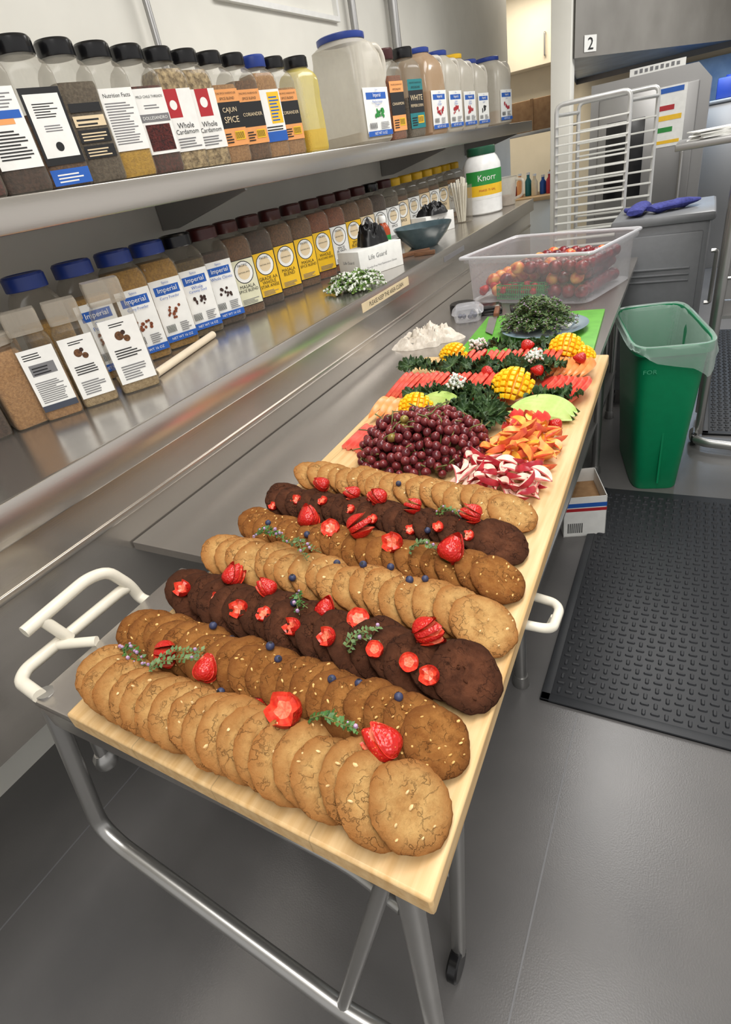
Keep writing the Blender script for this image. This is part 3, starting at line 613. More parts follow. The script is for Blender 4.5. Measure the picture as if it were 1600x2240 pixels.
g=G();g.tube([(-.862,.235,.862),(-.925,.242,.864),(-.94,.262,.866),(-.935,.475,.868),(-.93,.49,.868)],.0115,12,.025)
g.tube([(-.935,.292,.93),(-.935,.43,.938),(-.932,.47,.925),(-.928,.496,.868),(-.925,.50,.83),(-.87,.50,.825)],.0115,12,.025)
g.tube([(-.935,.325,.932),(-.925,.345,.866)],.0105,12);g.tube([(-.935,.325,.867),(-.87,.36,.862)],.0095,12)
part('handle',g.mesh('handle',WPL),ct,label='cream plastic double rail handle')
g=G().tube([(-.20,.64,.845),(-.14,.645,.84),(-.128,.66,.830),(-.128,.715,.82),(-.14,.735,.815),(-.20,.745,.815)],.008,12,.018);g.tube([(-.2,.7,.79),(-.145,.7,.78),(-.133,.7,.815)],.007,10,.015)
part('handle',g.mesh('handle',WPL),ct,label='small white plastic loop handle')
pt=thing('prep_table',None,'long stainless steel prep table supporting the wooden board','table')
g=G().add([(-1.062,.62,.865),(-.205,.62,.865),(-.25,3.36,.865),(-1.062,3.36,.865),(-1.062,.62,.845),(-.205,.62,.845),(-.25,3.36,.845),(-1.062,3.36,.845)],[(0,1,2,3),(7,6,5,4),(0,4,5,1),(1,5,6,2),(2,6,7,3),(3,7,4,0)])
part('worktop',g.mesh('worktop',ST_T,20),pt)
for x,y in ((-.33,1.2),(-.31,2.61),(-.98,1.2),(-.98,2.61),(-.33,3.28)):
    g=G().tube([(x,y,.845),(x,y,.03)],.019,14);g.lathe([(.024,.024,0),(.027,.027,.006),(.022,.022,.045)],cx=x,cy=y,segs=16);part('leg',g.mesh('leg',ST_P),pt)
g=G().box(-1.0,-.31,1.25,3.3,.27,.285,bev=.003);part('undershelf',g.mesh('undershelf',ST_D),pt)
e=thing('supply_box',None,'open white cardboard box with red and blue stripes below table','box',(-.315,2.17,0),(0,0,.35))
g=G();w,d,h=.085,.12,.20
for (x0,x1,y0,y1) in ((-w,w,-d,-d+.003),(-w,w,d-.003,d),(-w,-w+.003,-d,d),(w-.003,w,-d,d)): g.box(x0,x1,y0,y1,0,h)
g.box(-w,w,-d,d,0,.004);g.box(-w+.004,w-.004,-d+.004,d-.004,.13,.135,1)
part('box_body',g.mesh('box_body',[WHT,mat('cardboard',S(176,138,98),S(160,122,84),scale=30,rough=.8)]),e)
g=G()
g.box(w,w+.0006,-d,d,.13,.145,0);g.box(w,w+.0006,-d,d,.15,.17,1);g.box(w,w+.0006,-d*.2,d*.85,.04,.11,1)
g.box(-w,w,-d-.0006,-d,.13,.145,0);g.box(-w,w,-d-.0006,-d,.15,.17,1)
for i in range(8): g.box(-w*.8+i*.008,-w*.8+i*.008+.004,-d-.0006,-d,.02,.07,2)
part('printed_stripes',g.mesh('printed_stripes',[RED,BLU,BLK]),e)
# ------------------------------------------------------------ BOARD
g=G().add([(-.735,.213,.9),(-.1475,.199,.9),(-.188,1.763,.9),(-.79,1.77,.9),(-.735,.213,.868),(-.1475,.199,.868),(-.188,1.763,.868),(-.79,1.77,.868)],[(0,1,2,3),(7,6,5,4),(0,4,5,1),(1,5,6,2),(2,6,7,3),(3,7,4,0)])
bo=thing('serving_board',g.mesh('serving_board',WOOD),'long pale maple butcher block board under the food','board')
md=bo.modifiers.new('b','BEVEL');md.width=.004;md.segments=2
# ------------------------------------------------------------ COOKIES
CHIP=mat('nut_chip',S(236,196,126),S(218,172,98),scale=80,rough=.6)
WCH=mat('white_chip',S(238,208,156),S(224,186,128),scale=80,rough=.5)
def cookie(seed,r,th,kind):
    rnd=random.Random(seed);g=G();v=[(0,0,th*.92)];f=[];NR=18;NS=72
    sd=seed*7.13
    for i in range(1,NR+1):
        t=i/NR;t=t**.8
        for k in range(NS):
            a=2*PI*k/NS;o=1+.07*noise.noise(Vector((math.cos(a)*1.6+sd,math.sin(a)*1.6,sd)))+.035*noise.noise(Vector((math.cos(a)*7+sd,math.sin(a)*7,sd)))
            rr=r*t*o
            z=th*(1-t**7)**.5 if t<1 else 0
            P=Vector((rr*math.cos(a)*60,rr*math.sin(a)*60,sd));n=noise.noise(P)+.6*noise.noise(P*2.1)+.45*noise.noise(P*4.4)
            z=z+.0030*n*(1-t**10)-.0012*(1-t*t)
            v.append((rr*math.cos(a),rr*math.sin(a),z if t<1 else th*.35))
    for k in range(NS):
        x,y,_=v[1+(NR-1)*NS+k];v.append((x*.97,y*.97,-.001))
    for k in range(NS): f.append((0,1+k,1+(k+1)%NS))
    for i in range(NR):
        for k in range(NS):
            j=(k+1)%NS;a=1+i*NS;f.append((a+k,a+NS+k,a+NS+j,a+j))
    f.append(tuple(1+NR*NS+k for k in range(NS))[::-1])
    g.add(v,f)
    nb={'nut':18,'sugar':6,'choc':7}[kind]
    for i in range(nb):
        a=rnd.uniform(0,2*PI);q=r*.9*math.sqrt(rnd.random());s=rnd.uniform(.0014,.0028)*(1.2 if kind!='nut' else 1)
        M=Matrix.Translation((q*math.cos(a),q*math.sin(a),th*.93*(1-(q/r)**7)**.5))@Euler((rnd.random()*3,rnd.random()*3,0)).to_matrix().to_4x4()
        g.ball(s,(0,0,0),1,6,4,(1.3,.9,.5),M)
    chip={'nut':CHIP,'sugar':WCH,'choc':CK['choc']}[kind]
    return g.mesh('cookie',[CK[kind],chip],70)
CM={k:[cookie(i+{'sugar':1,'nut':20,'choc':40}[k],.0485 if k!='nut' else .0455,.0102,k) for i in range(5)] for k in CK}
ROWS=[('sugar',-.692,.272,-.202,.262,18),('nut',-.705,.366,-.20,.352,20),('choc',-.70,.466,-.202,.445,18),('sugar',-.705,.578,-.208,.548,18),('nut',-.708,.672,-.215,.642,20),('choc',-.70,.772,-.235,.735,17),('sugar',-.695,.880,-.24,.835,17)]
LBL={'sugar':'large golden sugar cookie leaning in an overlapping row','nut':'brown peanut cookie leaning in an overlapping row','choc':'dark chocolate cookie leaning in an overlapping row'}
for ri,(k,x0,y0,x1,y1,n) in enumerate(ROWS):
    for i in range(n):
        t=i/(n-1);last=(i==n-1)
        tl=.58 if not last else .46
        rr=.0485 if k!='nut' else .0455
        x=x0+(x1-x0)*t+R(-.003,.003)+(.004 if last else 0);y=y0+(y1-y0)*t+R(-.007,.007)
        o=thing('cookie',random.choice(CM[k]),LBL[k],'cookie',(x,y,.901+rr*math.sin(tl)+(.003 if last else 0)),group=k.replace('choc','chocolate')+' cookies on the board')
        o.rotation_euler=(Matrix.Rotation(-.06+R(-.10,.10),3,'Z')@Matrix.Rotation(tl+R(-.04,.04),3,'Y')@Matrix.Rotation(R(-.08,.08),3,'X')@Matrix.Rotation(R(0,6.28),3,'Z')).to_euler()
        s=R(.95,1.06);o.scale=(s,s,1)
bpy.context.view_layer.update();DG=bpy.context.evaluated_depsgraph_get()
# ------------------------------------------------------------ STRAWBERRIES (unit diameter 1, leaf end z=0, tip up)
def brad(t): return .5*math.sin(PI*min(1,(t*.96+.02)**.60))**.75
def whole_mesh():
    g=G();pr=[]
    for i in range(15):
        t=i/14;r=max(brad(t),.03);pr.append((r,r,1.15*t))
    g.lathe(pr,segs=26);return g.mesh('strawberry',[BERRY],60)
def fan_mesh(cuts,ang,seed=0):
    g=G();NS=40;NR=20
    n=len(cuts)-1
    for s in range(n):
        y0,y1=cuts[s],cuts[s+1];a=(s-(n-1)/2)*ang
        M=Matrix.Rotation(-a,4,'X')
        v=[];cl=[]
        for i in range(NR):
            t=i/(NR-1);r=max(brad(t),.03)
            for k in range(NS):
                b=2*PI*k/NS;x=r*math.cos(b);y=r*math.sin(b);yc=min(max(y,y0),y1);c=0 if yc==y else (1 if y<y0 else 2)
                v.append((x,yc,1.2*t));cl.append(c)
        fs=[[],[],[]]
        for i in range(NR-1):
            for k in range(NS):
                q=(i*NS+k,i*NS+(k+1)%NS,(i+1)*NS+(k+1)%NS,(i+1)*NS+k)
                if all(cl[z]==1 for z in q) or all(cl[z]==2 for z in q):
                    rx=max(abs(v[z][0]) for z in q);fs[2 if rx<.28 and .15<i/NR<.8 else 1].append(q)
                else: fs[0].append(q)
        for m in range(3): g.add(v,fs[m],m,M)
    return g.mesh('strawberry_fan',[BERRY,FLESH_R,FLESH_P],45)
def crown_mesh(pts=6,depth=.22,h=.5):
    g=G();n=pts*6;v=[];f=[]
    tri=lambda i:abs(((i/6)%1)*2-1)
    prof=[(.12,0),(.34,.07),(.46,.2),(.5,.32)]
    for (r,z) in prof:
        for i in range(n): a=2*PI*i/n;v.append((r*math.cos(a),r*math.sin(a),z*h/.5))
    for i in range(n):
        a=2*PI*i/n;z=(.40+depth*tri(i))*h/.5;rr=.5-.03*tri(i)
        v.append((rr*math.cos(a),rr*math.sin(a),z))
    K=len(prof)
    for k in range(K):
        for i in range(n): j=(i+1)%n;f.append((k*n+i,k*n+j,(k+1)*n+j,(k+1)*n+i))
    f.append(tuple(range(n))[::-1]);g.add(v,f,0)
    w=[v[K*n+i] for i in range(n)]
    for rr,zz in ((.42,.36),(.27,.40)):
        for i in range(n):
            a=2*PI*i/n;tt=tri(i);w.append(((rr-.04*(1-tt))*math.cos(a),(rr-.04*(1-tt))*math.sin(a),(zz+depth*.75*tt*rr*1.6)*h/.5))
    w.append((0,0,.40*h/.5))
    g.add(w,[(i,(i+1)%n,n+(i+1)%n,n+i) for i in range(n)],1)
    g.add(w,[(n+i,n+(i+1)%n,2*n+(i+1)%n,2*n+i) for i in range(n)],1)
    g.add(w,[(2*n+i,2*n+(i+1)%n,3*n) for i in range(n)],2)
    return g.mesh('strawberry_crown',[BERRY,FLESH_R,FLESH_P],40)
def calyx():
    g=G()
    for i in range(7):
        a=2*PI*i/7+.2;M=Matrix.Rotation(a,4,'Z')
        g.add([(0,-.08,0),(.22,-.1,.04),(.42,0,.12),(.22,.1,.04),(0,.08,0)],[(0,1,2,3,4)],0,M)
    return g.mesh('calyx',GREEN)
FAN=[fan_mesh([-.5,-.2,.02,.22,.5],.17),fan_mesh([-.5,-.10,.16,.5],.24)];CRN=[crown_mesh(5,.26,.52),crown_mesh(6,.2,.42),crown_mesh(5,.3,.6)];WHOLE=whole_mesh();CAL=calyx()
SB=[('c',-.688,.451,.028),('c',-.625,.452,.025),('f',-.623,.503,.042),('c',-.565,.449,.030),('f',-.539,.488,.036),('c',-.511,.442,.025),('f',-.43,.488,.038),('c',-.37,.481,.034),('c',-.448,.438,.027),('c',-.382,.43,.028),('c',-.313,.43,.024),('c',-.263,.427,.026),('c',-.229,.423,.026),('f',-.254,.475,.045),('f',-.611,.326,.042),('f',-.53,.325,.040),('f',-.434,.316,.042),('c',-.377,.309,.044),('f',-.247,.31,.050),
('f',-.627,.805,.036),('f',-.542,.786,.036),('c',-.655,.753,.023),('c',-.705,.732,.019),('f',-.481,.779,.04),('c',-.588,.75,.022),('c',-.521,.74,.021),('c',-.463,.721,.021),('f',-.587,.692,.048),('c',-.525,.672,.036),('f',-.462,.672,.050),('c',-.389,.663,.036),('f',-.399,.764,.034),('c',-.388,.717,.022),('c',-.33,.715,.020),('f',-.287,.762,.04),('c',-.277,.714,.022),('f',-.284,.655,.052)]
for k,x,y,s in SB:
    z=drop(x,y)
    if k=='f':
        s*=.78
        o=thing('strawberry',random.choice(FAN),'fanned cut red strawberry lying on the cookies','strawberry',(x,y,z+.40*s),group='strawberries on the cookies',scale=s)
        hd=random.choice((R(-3.4,-2.5),R(-.6,.3),R(1.2,1.9)))
        q=(Matrix.Rotation(hd,3,'Z')@Matrix.Rotation(R(.9,1.25),3,'Y')@Matrix.Rotation(PI/2+R(-.5,.5),3,'Z'))
        o.rotation_euler=q.to_euler();o.location=Vector((x,y,z+.38*s))-q@Vector((0,0,.5*s))
        part('calyx',CAL,o,(0,0,-.02),(0,0,0),scale=(.9,.9,.9))
    else: thing('strawberry_slice',random.choice(CRN),'zigzag cut strawberry piece on the cookies','strawberry',(x,y,z-.003),(R(.1,.75),R(-.3,.3),R(-.5,.5)),'strawberry pieces on the cookies',scale=s)
g=G().ball(.5,(0,0,.5),0,16,10);g.add([(.16*math.cos(2*PI*i/10)*(1+.5*(i%2)),.16*math.sin(2*PI*i/10)*(1+.5*(i%2)),1.0+.03*(i%2)) for i in range(10)],[tuple(range(10))],1)
BBM=g.mesh('blueberry',[BLUEB,BLK])
for x,y in [(-.495,.312),(-.462,.385),(-.583,.396),(-.546,.390),(-.442,.374),(-.481,.480),(-.569,.646),(-.66,.653),(-.472,.594),(-.413,.589),(-.369,.601),(-.32,.572),(-.30,.578),(-.347,.71),(-.342,.687),(-.466,.844),(-.35,.373),(-.313,.376),(-.249,.366),(-.52,.53),(-.60,.82)]:
    z=drop(x,y);thing('blueberry',BBM,'round dark blueberry resting on the cookies','blueberry',(x,y,z-.001),(R(-.8,.8),R(-.8,.8),0),'blueberries on the cookies',scale=R(.011,.013))
SP=[(-.66,.313,-.1,.08,.7),(-.575,.325,.9,.09,.15),(-.604,.601,0,.09,.4),(-.53,.592,-.25,.08,.25),(-.46,.47,-.6,.06,.5),(-.333,.442,1.0,.06,.1),(-.30,.303,0,.085,.35),(-.579,.812,1.2,.05,1.0),(-.327,.761,.3,.05,.7),(-.325,.65,.5,.06,.25)]
for i,(x,y,a,l,bl) in enumerate(SP):
    z=drop(x,y);herb('herb_sprig',2,l,.01,40+i,(x,y,z+.001),a,'green thyme sprig with purple blossoms on the cookies',bl=bl,group='herb sprigs on the cookies',lm=HG if i%2 else GREEN,leafs=.009)
# ------------------------------------------------------------ FRUIT
def crescent(Ro,Ri,th,arc,n=16,shift=.8,p=.5):
    g=G();v=[];f=[[],[],[]]
    for i in range(n+1):
        a=-arc/2+arc*i/n;e=math.cos(PI*(i/n-.5))**p if 0<i<n else .05
        ri=Ro-(Ro-Ri)*e;c,s=math.cos(a),math.sin(a)
        for (r,z) in ((Ro,-th*.42*e),(Ro*1.04,0),(Ro,th*.42*e),(ri*1.08,th*.16*e),(ri,0),(ri*1.08,-th*.16*e)): v.append((r*c,r*s,z))
    for i in range(n):
        a=i*6;b=a+6
        for k,m in ((0,0),(1,0),(2,1),(3,2),(4,2),(5,1)):
            f[m].append((a+k,a+(k+1)%6,b+(k+1)%6,b+k))
    for m in range(3): g.add(v,f[m],m)
    g.add(v[:6],[(5,4,3,2,1,0)],0);g.add(v[-6:],[(0,1,2,3,4,5)],0)
    cx=(Ro+Ri)/2*shift
    g.v=[Vector((q.x-cx,q.y,q.z)) for q in g.v]
    return g
NEC=crescent(.026,.013,.016,2.5,p=.8).mesh('nectarine_slice',[NECS,NECW,NECR],35)
PEA=[crescent(.030,.014,.020,2.4,p=.8).mesh('peach_slice',[PEAS,PEAF,PEAR],35),crescent(.028,.013,.018,2.4,p=.8).mesh('peach_slice',[PEAS,PEAY,PEAF],35),crescent(.030,.012,.018,2.2,p=.8).mesh('peach_slice',[PEAS,PEAF,PEAR],35)]
def scatter(poly,n,md,zf):
    out=[];tries=0
    while len(out)<n and tries<20000:
        tries+=1;a,b=random.random(),random.random()
        p=[(1-a)*(1-b)*poly[0][i]+a*(1-b)*poly[1][i]+a*b*poly[2][i]+(1-a)*b*poly[3][i] for i in (0,1)]
        z=zf(a,b)*random.random()
        if all((p[0]-q[0])**2+(p[1]-q[1])**2+((z-q[2])*1.3)**2>md*md for q in out): out.append((p[0],p[1],z,a,b))
    return out
for p in scatter([(-.38,.935),(-.215,.90),(-.21,.99),(-.37,1.03)],72,.0195,lambda a,b:.03):
    thing('nectarine_slice',NEC,'white nectarine slice with dark red skin on the board','fruit slice',(p[0],p[1],.912+p[2]),(R(-.6,.6),R(-.6,.6),R(0,6.28)),'white nectarine slices')
for p in scatter([(-.36,1.045),(-.22,1.0),(-.22,1.18),(-.33,1.20)],80,.0225,lambda a,b:.045*math.sin(PI*min(max(a,.15),.85))):
    thing('peach_slice',random.choice(PEA),'yellow peach slice with red skin on the board','fruit slice',(p[0],p[1],.915+p[2]),(R(-.7,.7),R(-.7,.7),R(0,6.28)),'yellow peach slices')
GR=[]
def hh(x,y):
    c,s=math.cos(-.5),math.sin(-.5);dx,dy=x+.505,y-1.06;u=(dx*c-dy*s)/.15;w=(dx*s+dy*c)/.125
    q=1-u*u-w*w;return .095*math.sqrt(q)*(1+.25*noise.noise(Vector((x*16,y*16,3)))) if q>0 else -1
tries=0
while len(GR)<400 and tries<50000:
    tries+=1;x=R(-.67,-.33);y=R(.9,1.25);h=hh(x,y)
    if h<0: continue
    z=h*(random.random()**.20)
    if all((x-a)**2+(y-b)**2+(z-c)**2>.0168**2 for a,b,c in GR): GR.append((x,y,z))
gm=[G().ball(.0100,(0,0,0),0,16,10,(1,1,1.1)).mesh('grape',[GRAPE]),G().ball(.0100,(0,0,0),0,16,10,(1,1,1.1)).mesh('grape',[GRAPEG])]
CC=[(-.59,1.0),(-.52,1.14),(-.45,.99),(-.42,1.11),(-.52,1.06)]
gb=[]
for i,(x,y) in enumerate(CC):
    g=G()
    for k in range(8):
        a=k*.8+i;q=hh(x+math.cos(a)*.045,y+math.sin(a)*.045);g.tube([(0,0,.02),(math.cos(a)*.03,math.sin(a)*.03,max(q,.02)*.6),(math.cos(a)*.045,math.sin(a)*.045,max(q,.02)+.016),(math.cos(a+.4)*.06,math.sin(a+.4)*.06,max(q,.02)+.022)],.0016,6,.01)
    e=thing('grape_bunch',g.mesh('grape_stem',STEMG),'bunch of dark red grapes heaped on the board','grapes',(x,y,.902),(0,0,0),'bunches of red grapes')
    gb.append(e)
cnt=[0]*5
for (x,y,z) in GR:
    ks=sorted(range(5),key=lambda k:(x-CC[k][0])**2+(y-CC[k][1])**2);i=next((k for k in ks if cnt[k]<99),ks[0]);cnt[i]+=1
    s=R(.86,1.12);part('grape',gm[1 if random.random()<.03 else 0],gb[i],(x-CC[i][0],y-CC[i][1],z+.0105),(R(-1,1),R(-1,1),0),scale=(s,s,s))
def kale(seed,r=.055):
    rnd=random.Random(seed);g=G();v=[(0,0,0)];f=[];NR=12;NS=120;sd=seed*3.7
    for i in range(1,NR+1):
        t=i/NR
        for k in range(NS):
            a=2*PI*k/NS;n=noise.noise(Vector((math.cos(a)*1.5+sd,math.sin(a)*1.5,sd)))
            fr=.5*math.sin(a*10+sd+1.5*t)+.45*math.sin(a*20+sd*2)+.7*noise.noise(Vector((math.cos(a)*7*t+sd,math.sin(a)*7*t,sd)))
            rr=r*t*(.85+.4*n)*(1-.14*math.cos(a*20+sd*2)*t)
            z=r*(.30*math.sin(t*1.6)+.28*fr*t**2)
            v.append((rr*math.cos(a),rr*math.sin(a)*.8,z))
    for k in range(NS): f.append((0,1+k,1+(k+1)%NS))
    for i in range(NR-1):
        for k in range(NS):
            j=(k+1)%NS;a=1+i*NS;f.append((a+k,a+NS+k,a+NS+j,a+j))
    g.add(v,f);g.tube([(r*.5,0,.016),(0,0,.004),(-r*.5,0,.004),(-r*1.0,0,.008)],r*.035,6,0,m=1)
    return g.mesh('kale_leaf',[KALE,KALE2],75)
KM=[kale(i) for i in range(6)]
def addkale(x,y,z,s=1,t=.5):
    thing('kale_leaf',random.choice(KM),'curly dark green kale leaf tucked among the fruit','kale',(x,y,z),(R(-t,t),R(-t,t),R(0,6.28)),'kale leaves on the board',scale=s)
for x,y in ((-.50,1.24),(-.465,1.215),(-.44,1.20),(-.40,1.205),(-.37,1.21),(-.42,1.165),(-.46,1.255),(-.41,1.25),(-.43,1.23)): addkale(x,y,.940,.85,.7)
for i in range(12): addkale(-.66+.24*i/11,1.375+R(-.010,.010),.920+R(0,.012),.74)
for i in range(6): addkale(-.315+.085*i/5,1.375+R(-.006,.006),.918+R(0,.010),.66)
for i in range(12): addkale(-.60+.30*i/11,1.530+R(-.010,.010),.936+R(0,.016),.76)
for i in range(6): addkale(-.75+.13*i/5,1.57+R(-.012,.012),.930+R(0,.014),.76)
for i in range(7): addkale(-.54+.22*i/6,1.70+R(-.01,.01),.945,.85)
def row(me,name,label,grp,x0,x1,n,y0,y1,z,tilt,rz=0,sc3=1,cat='melon slice'):
    for i in range(n):
        t=i/(n-1);o=thing(name,me,label,cat,(x0+(x1-x0)*t,y0+(y1-y0)*t+R(-.003,.003),z+R(-.001,.002)),group=grp,scale=sc3)
        o.rotation_euler=(Matrix.Rotation(rz+R(-.06,.06),3,'Z')@Matrix.Rotation(-tilt+R(-.05,.05),3,'Y')).to_euler()
def halfslice(Rr,th,arc=PI,n=24):
    g=G();v=[(0,0,-th/2),(0,0,th/2)]
    for i in range(n+1):
        a=-arc/2+arc*i/n
        for r,z in ((Rr*.93,-th/2),(Rr,-th/3),(Rr,th/3),(Rr*.93,th/2)): v.append((r*math.cos(a),r*math.sin(a),z))
    f0=[];f1=[]
    for i in range(n):
        a=2+4*i;b=a+4
        f0+=[(a,b,b+1,a+1),(a+1,b+1,b+2,a+2),(a+2,b+2,b+3,a+3)];f1+=[(0,b,a),(1,a+3,b+3)]
    f1+=[(0,2,3,4,5,1),(1,5+4*n,4+4*n,3+4*n,2+4*n,0)]
    g.add(v,f0,0);g.add(v,f1,1);return g
WM=halfslice(.066,.013).mesh('watermelon_slice',[MELR,MEL],30)
WMP=halfslice(.056,.013).mesh('watermelon_slice',[MELP,MELP],30)
CN=crescent(.06,.026,.026,2.4).mesh('cantaloupe_slice',[CAN,CAN,MAN],35)
HN=crescent(.11,.064,.046,1.9).mesh('honeydew_slice',[HONR,HON,HON],35)
PP=crescent(.048,.018,.026,2.4).mesh('papaya_slice',[MEL,MEL,MELP],35)
WML='red watermelon slice standing in a fanned row'
row(WM,'watermelon_slice',WML,'watermelon slices on the board',-.765,-.43,21,1.455,1.45,.905,.8)
row(WM,'watermelon_slice',WML,'watermelon slices on the board',-.335,-.245,6,1.455,1.435,.905,.6)
row(WM,'watermelon_slice',WML,'watermelon slices on the board',-.60,-.34,15,1.615,1.605,.915,.9)
row(WMP,'watermelon_slice','pale pink melon slice fanned at the board edge','pink melon slices on the board',-.735,-.65,6,1.12,1.10,.903,.6)
row(CN,'cantaloupe_slice','orange cantaloupe slice curved beside the kale','cantaloupe slices on the board',-.72,-.62,5,1.27,1.24,.93,.9)
row(CN,'cantaloupe_slice','orange cantaloupe slice curved beside the kale','cantaloupe slices on the board',-.31,-.225,6,1.58,1.57,.93,.7)
row(PP,'papaya_slice','coral red fruit slice above the peaches','papaya slices on the board',-.345,-.27,6,1.225,1.215,.928,.8)
row(HN,'honeydew_slice','long pale green honeydew wedge on the board','honeydew slices on the board',-.29,-.285,3,1.265,1.31,.915,.3,PI/2,.95)
row(HN,'honeydew_slice','long pale green honeydew wedge on the board','honeydew slices on the board',-.56,-.56,3,1.29,1.325,.92,.5,PI/2,.75)
def mango():
    g=G();n=7
    for i in range(n):
        for j in range(n):
            u=(i-(n-1)/2)/((n-1)/2);w=(j-(n-1)/2)/((n-1)/2)
            if u*u+w*w>1.35: continue
            M=Matrix.Rotation(u*.85,4,'Y')@Matrix.Rotation(-w*.7,4,'X')@Matrix.Translation((u*.008,w*.006,.030))
            g.box(-.0048,.0048,-.0048,.0048,0,.018,0,.0012,M=M)
    g.lathe([(.012,.012,0),(.034,.030,.012),(.034,.030,.024),(.018,.016,.034)],segs=20,m=1)
    return g.mesh('mango_half',[MAN,mat('mango_deep',S(236,164,12),S(226,148,8),scale=30,rough=.4)],50)
MG=mango()
for x,y,z,s,tx in ((-.60,1.245,.93,1.05,.5),(-.385,1.41,.925,1.3,.6),(-.62,1.61,.945,1.05,.5),(-.295,1.66,.945,1.1,.5),(-.25,1.65,.925,.85,.3)):
    thing('mango_half',MG,'yellow scored mango half opened like a flower','mango',(x,y,z),(tx,.15,R(-.3,.3)),'scored mango halves',scale=s)
bpy.context.view_layer.update();DG=bpy.context.evaluated_depsgraph_get()
for x,y in ((-.49,1.495),(-.325,1.50),(-.225,1.56),(-.225,1.235),(-.37,1.29),(-.60,1.68),(-.42,1.66)):
    z=drop(x,y);thing('strawberry',WHOLE,'whole red strawberry among the fruit','strawberry',(x,y,z+.010),(R(1.2,1.6),0,random.choice((-1,1))*R(.9,1.5)),'strawberries among the fruit',scale=R(.030,.036))
for x,y in ((-.52,1.355),(-.355,1.52),(-.56,1.66)):
    z=drop(x,y);herb('flower_sprig',16,.04,.018,int(-x*1000),(x,y,z+.002),0,'cluster of tiny white blossoms on the fruit',cat='flowers',bl=3,bm=WHITEF,group='white blossom clusters',up=.02,bs=(.003,.0045))
# ------------------------------------------------------------ PREP TABLE ITEMS
PZ=.8655
GB=mat('green_board_plastic',S(106,180,62),S(92,162,52),scale=20,rough=.5)
thing('cutting_board',G().box(-.24,.22,-.27,.27,0,.012,bev=.004).mesh('cutting_board',GB),'bright green plastic cutting board on the steel table','cutting board',(-.48,2.08,PZ),(0,0,.06))
thing('dinner_plate',G().lathe([(0,0,.004),(.085,.085,0),(.09,.09,.004),(.148,.148,.02),(.154,.154,.024),(.147,.147,.024),(.09,.09,.01),(0,0,.009)],segs=56,cb=False,ct=False).mesh('dinner_plate',mat('plate_glaze',S(136,156,168),S(120,140,152),scale=10,rough=.2)),'blue-grey ceramic plate piled with fresh herbs','plate',(-.45,2.09,PZ+.0125))
herb('herb_pile',150,.12,.10,77,(-.475,2.10,PZ+.030),0,'loose pile of flowering thyme on the blue plate','herbs',bl=.2,kind='stuff',up=.09,lm=HG,leafs=.012)
def knife(x,y,rz,w=.035,hm=None):
    e=thing('kitchen_knife',None,"chef's knife lying across the cutting board",'knife',(x,y,PZ+.017),(0,0,rz))
    part('blade',G().add([(0,-w/2,0),(.2,-w/2,0),(.25,w*.35,0),(0,w/2,0),(0,-w/2,.002),(.2,-w/2,.001),(.25,w*.35,.001),(0,w/2,.003)],[(3,2,1,0),(4,5,6,7),(0,1,5,4),(1,2,6,5),(2,3,7,6),(3,0,4,7)]).mesh('blade',ST_P),e)
    part('handle',G().box(-.12,0,.0,.022,-.004,.016,bev=.004).mesh('handle',hm or BLKL),e)
knife(-.70,2.30,-1.35,hm=mat('brown_handle',S(130,80,50),S(100,60,38),scale=20,rough=.5));knife(-.63,2.32,-1.25,hm=BLKL)
crumple('cloth_napkin',.11,.045,mat('white_cloth',S(232,224,212),S(212,202,188),scale=60,rough=.9),'crumpled white cloth napkin on the steel table','napkin',(-.895,2.05,PZ),.6,5.5,4.2)
e=thing('berry_clamshell',None,'clear plastic clamshell of berries on the steel table','container',(-.83,2.36,PZ),(0,0,.3))
part('container',G().lathe([(.05,.065,0),(.055,.07,.004),(.062,.077,.035),(.068,.083,.036),(.06,.075,.045),(.05,.065,.055)],n=5,segs=32,ct=True).mesh('container',CLEART),e)
for i in range(8): part('berry',BBM,e,(R(-.035,.035),R(-.045,.045),.004),scale=(.02,.02,.02))
thing('round_tin',G().lathe([(.055,.055,0),(.06,.06,.004),(.06,.06,.03),(.055,.055,.035)],segs=30).mesh('round_tin',BLKL),'small black lidded tin behind the berries','tin',(-.90,2.50,PZ))
thing('plastic_tray',G().box(-.05,.05,-.06,.06,0,.02,0,.006).box(-.04,.04,-.05,.05,.02,.026,0,.002).mesh('plastic_tray',BLKL),'small black plastic tray on the steel table','tray',(-.76,2.46,PZ),(0,0,.3))
RZ=-.28;TC=(-.575,2.77)
tb=thing('storage_tub',None,'clear plastic storage tub full of plums and nectarines','tub',(TC[0],TC[1],PZ),(0,0,RZ))
part('tub_body',G().lathe([(.282,.216,0),(.294,.228,.008),(.300,.238,.175),(.302,.24,.20),(.316,.254,.203),(.319,.257,.197),(.317,.255,.180)],n=9,segs=80,ct=False).mesh('tub_body',CLEART),tb)
part('rim',G().tube([(-.309,-.247,.201),(.309,-.247,.201),(.309,.247,.201),(-.309,.247,.201),(-.309,-.247,.202)],.007,8,.025).mesh('rim',clear('tub_rim_plastic',S(222,222,226),.6,.3)),tb)
PLUM=mat('plum_skin',S(138,36,44),S(74,22,34),scale=3,rough=.3);NECT=mat('nectarine_whole_skin',S(200,50,42),S(236,176,92),scale=1.6,rough=.35)
pg=G().ball(.5,(0,0,0),0,20,14,(1,1,.93));pg.tube([(0,0,.44),(.02,0,.55)],.02,5,0,m=1)
PLM=pg.mesh('plum',[PLUM,STEMG]);NCM=pg.mesh('nectarine',[NECT,STEMG])
cz,sz=math.cos(RZ),math.sin(RZ)
def intub(lx,ly,z): return (TC[0]+lx*cz-ly*sz,TC[1]+lx*sz+ly*cz,PZ+z)
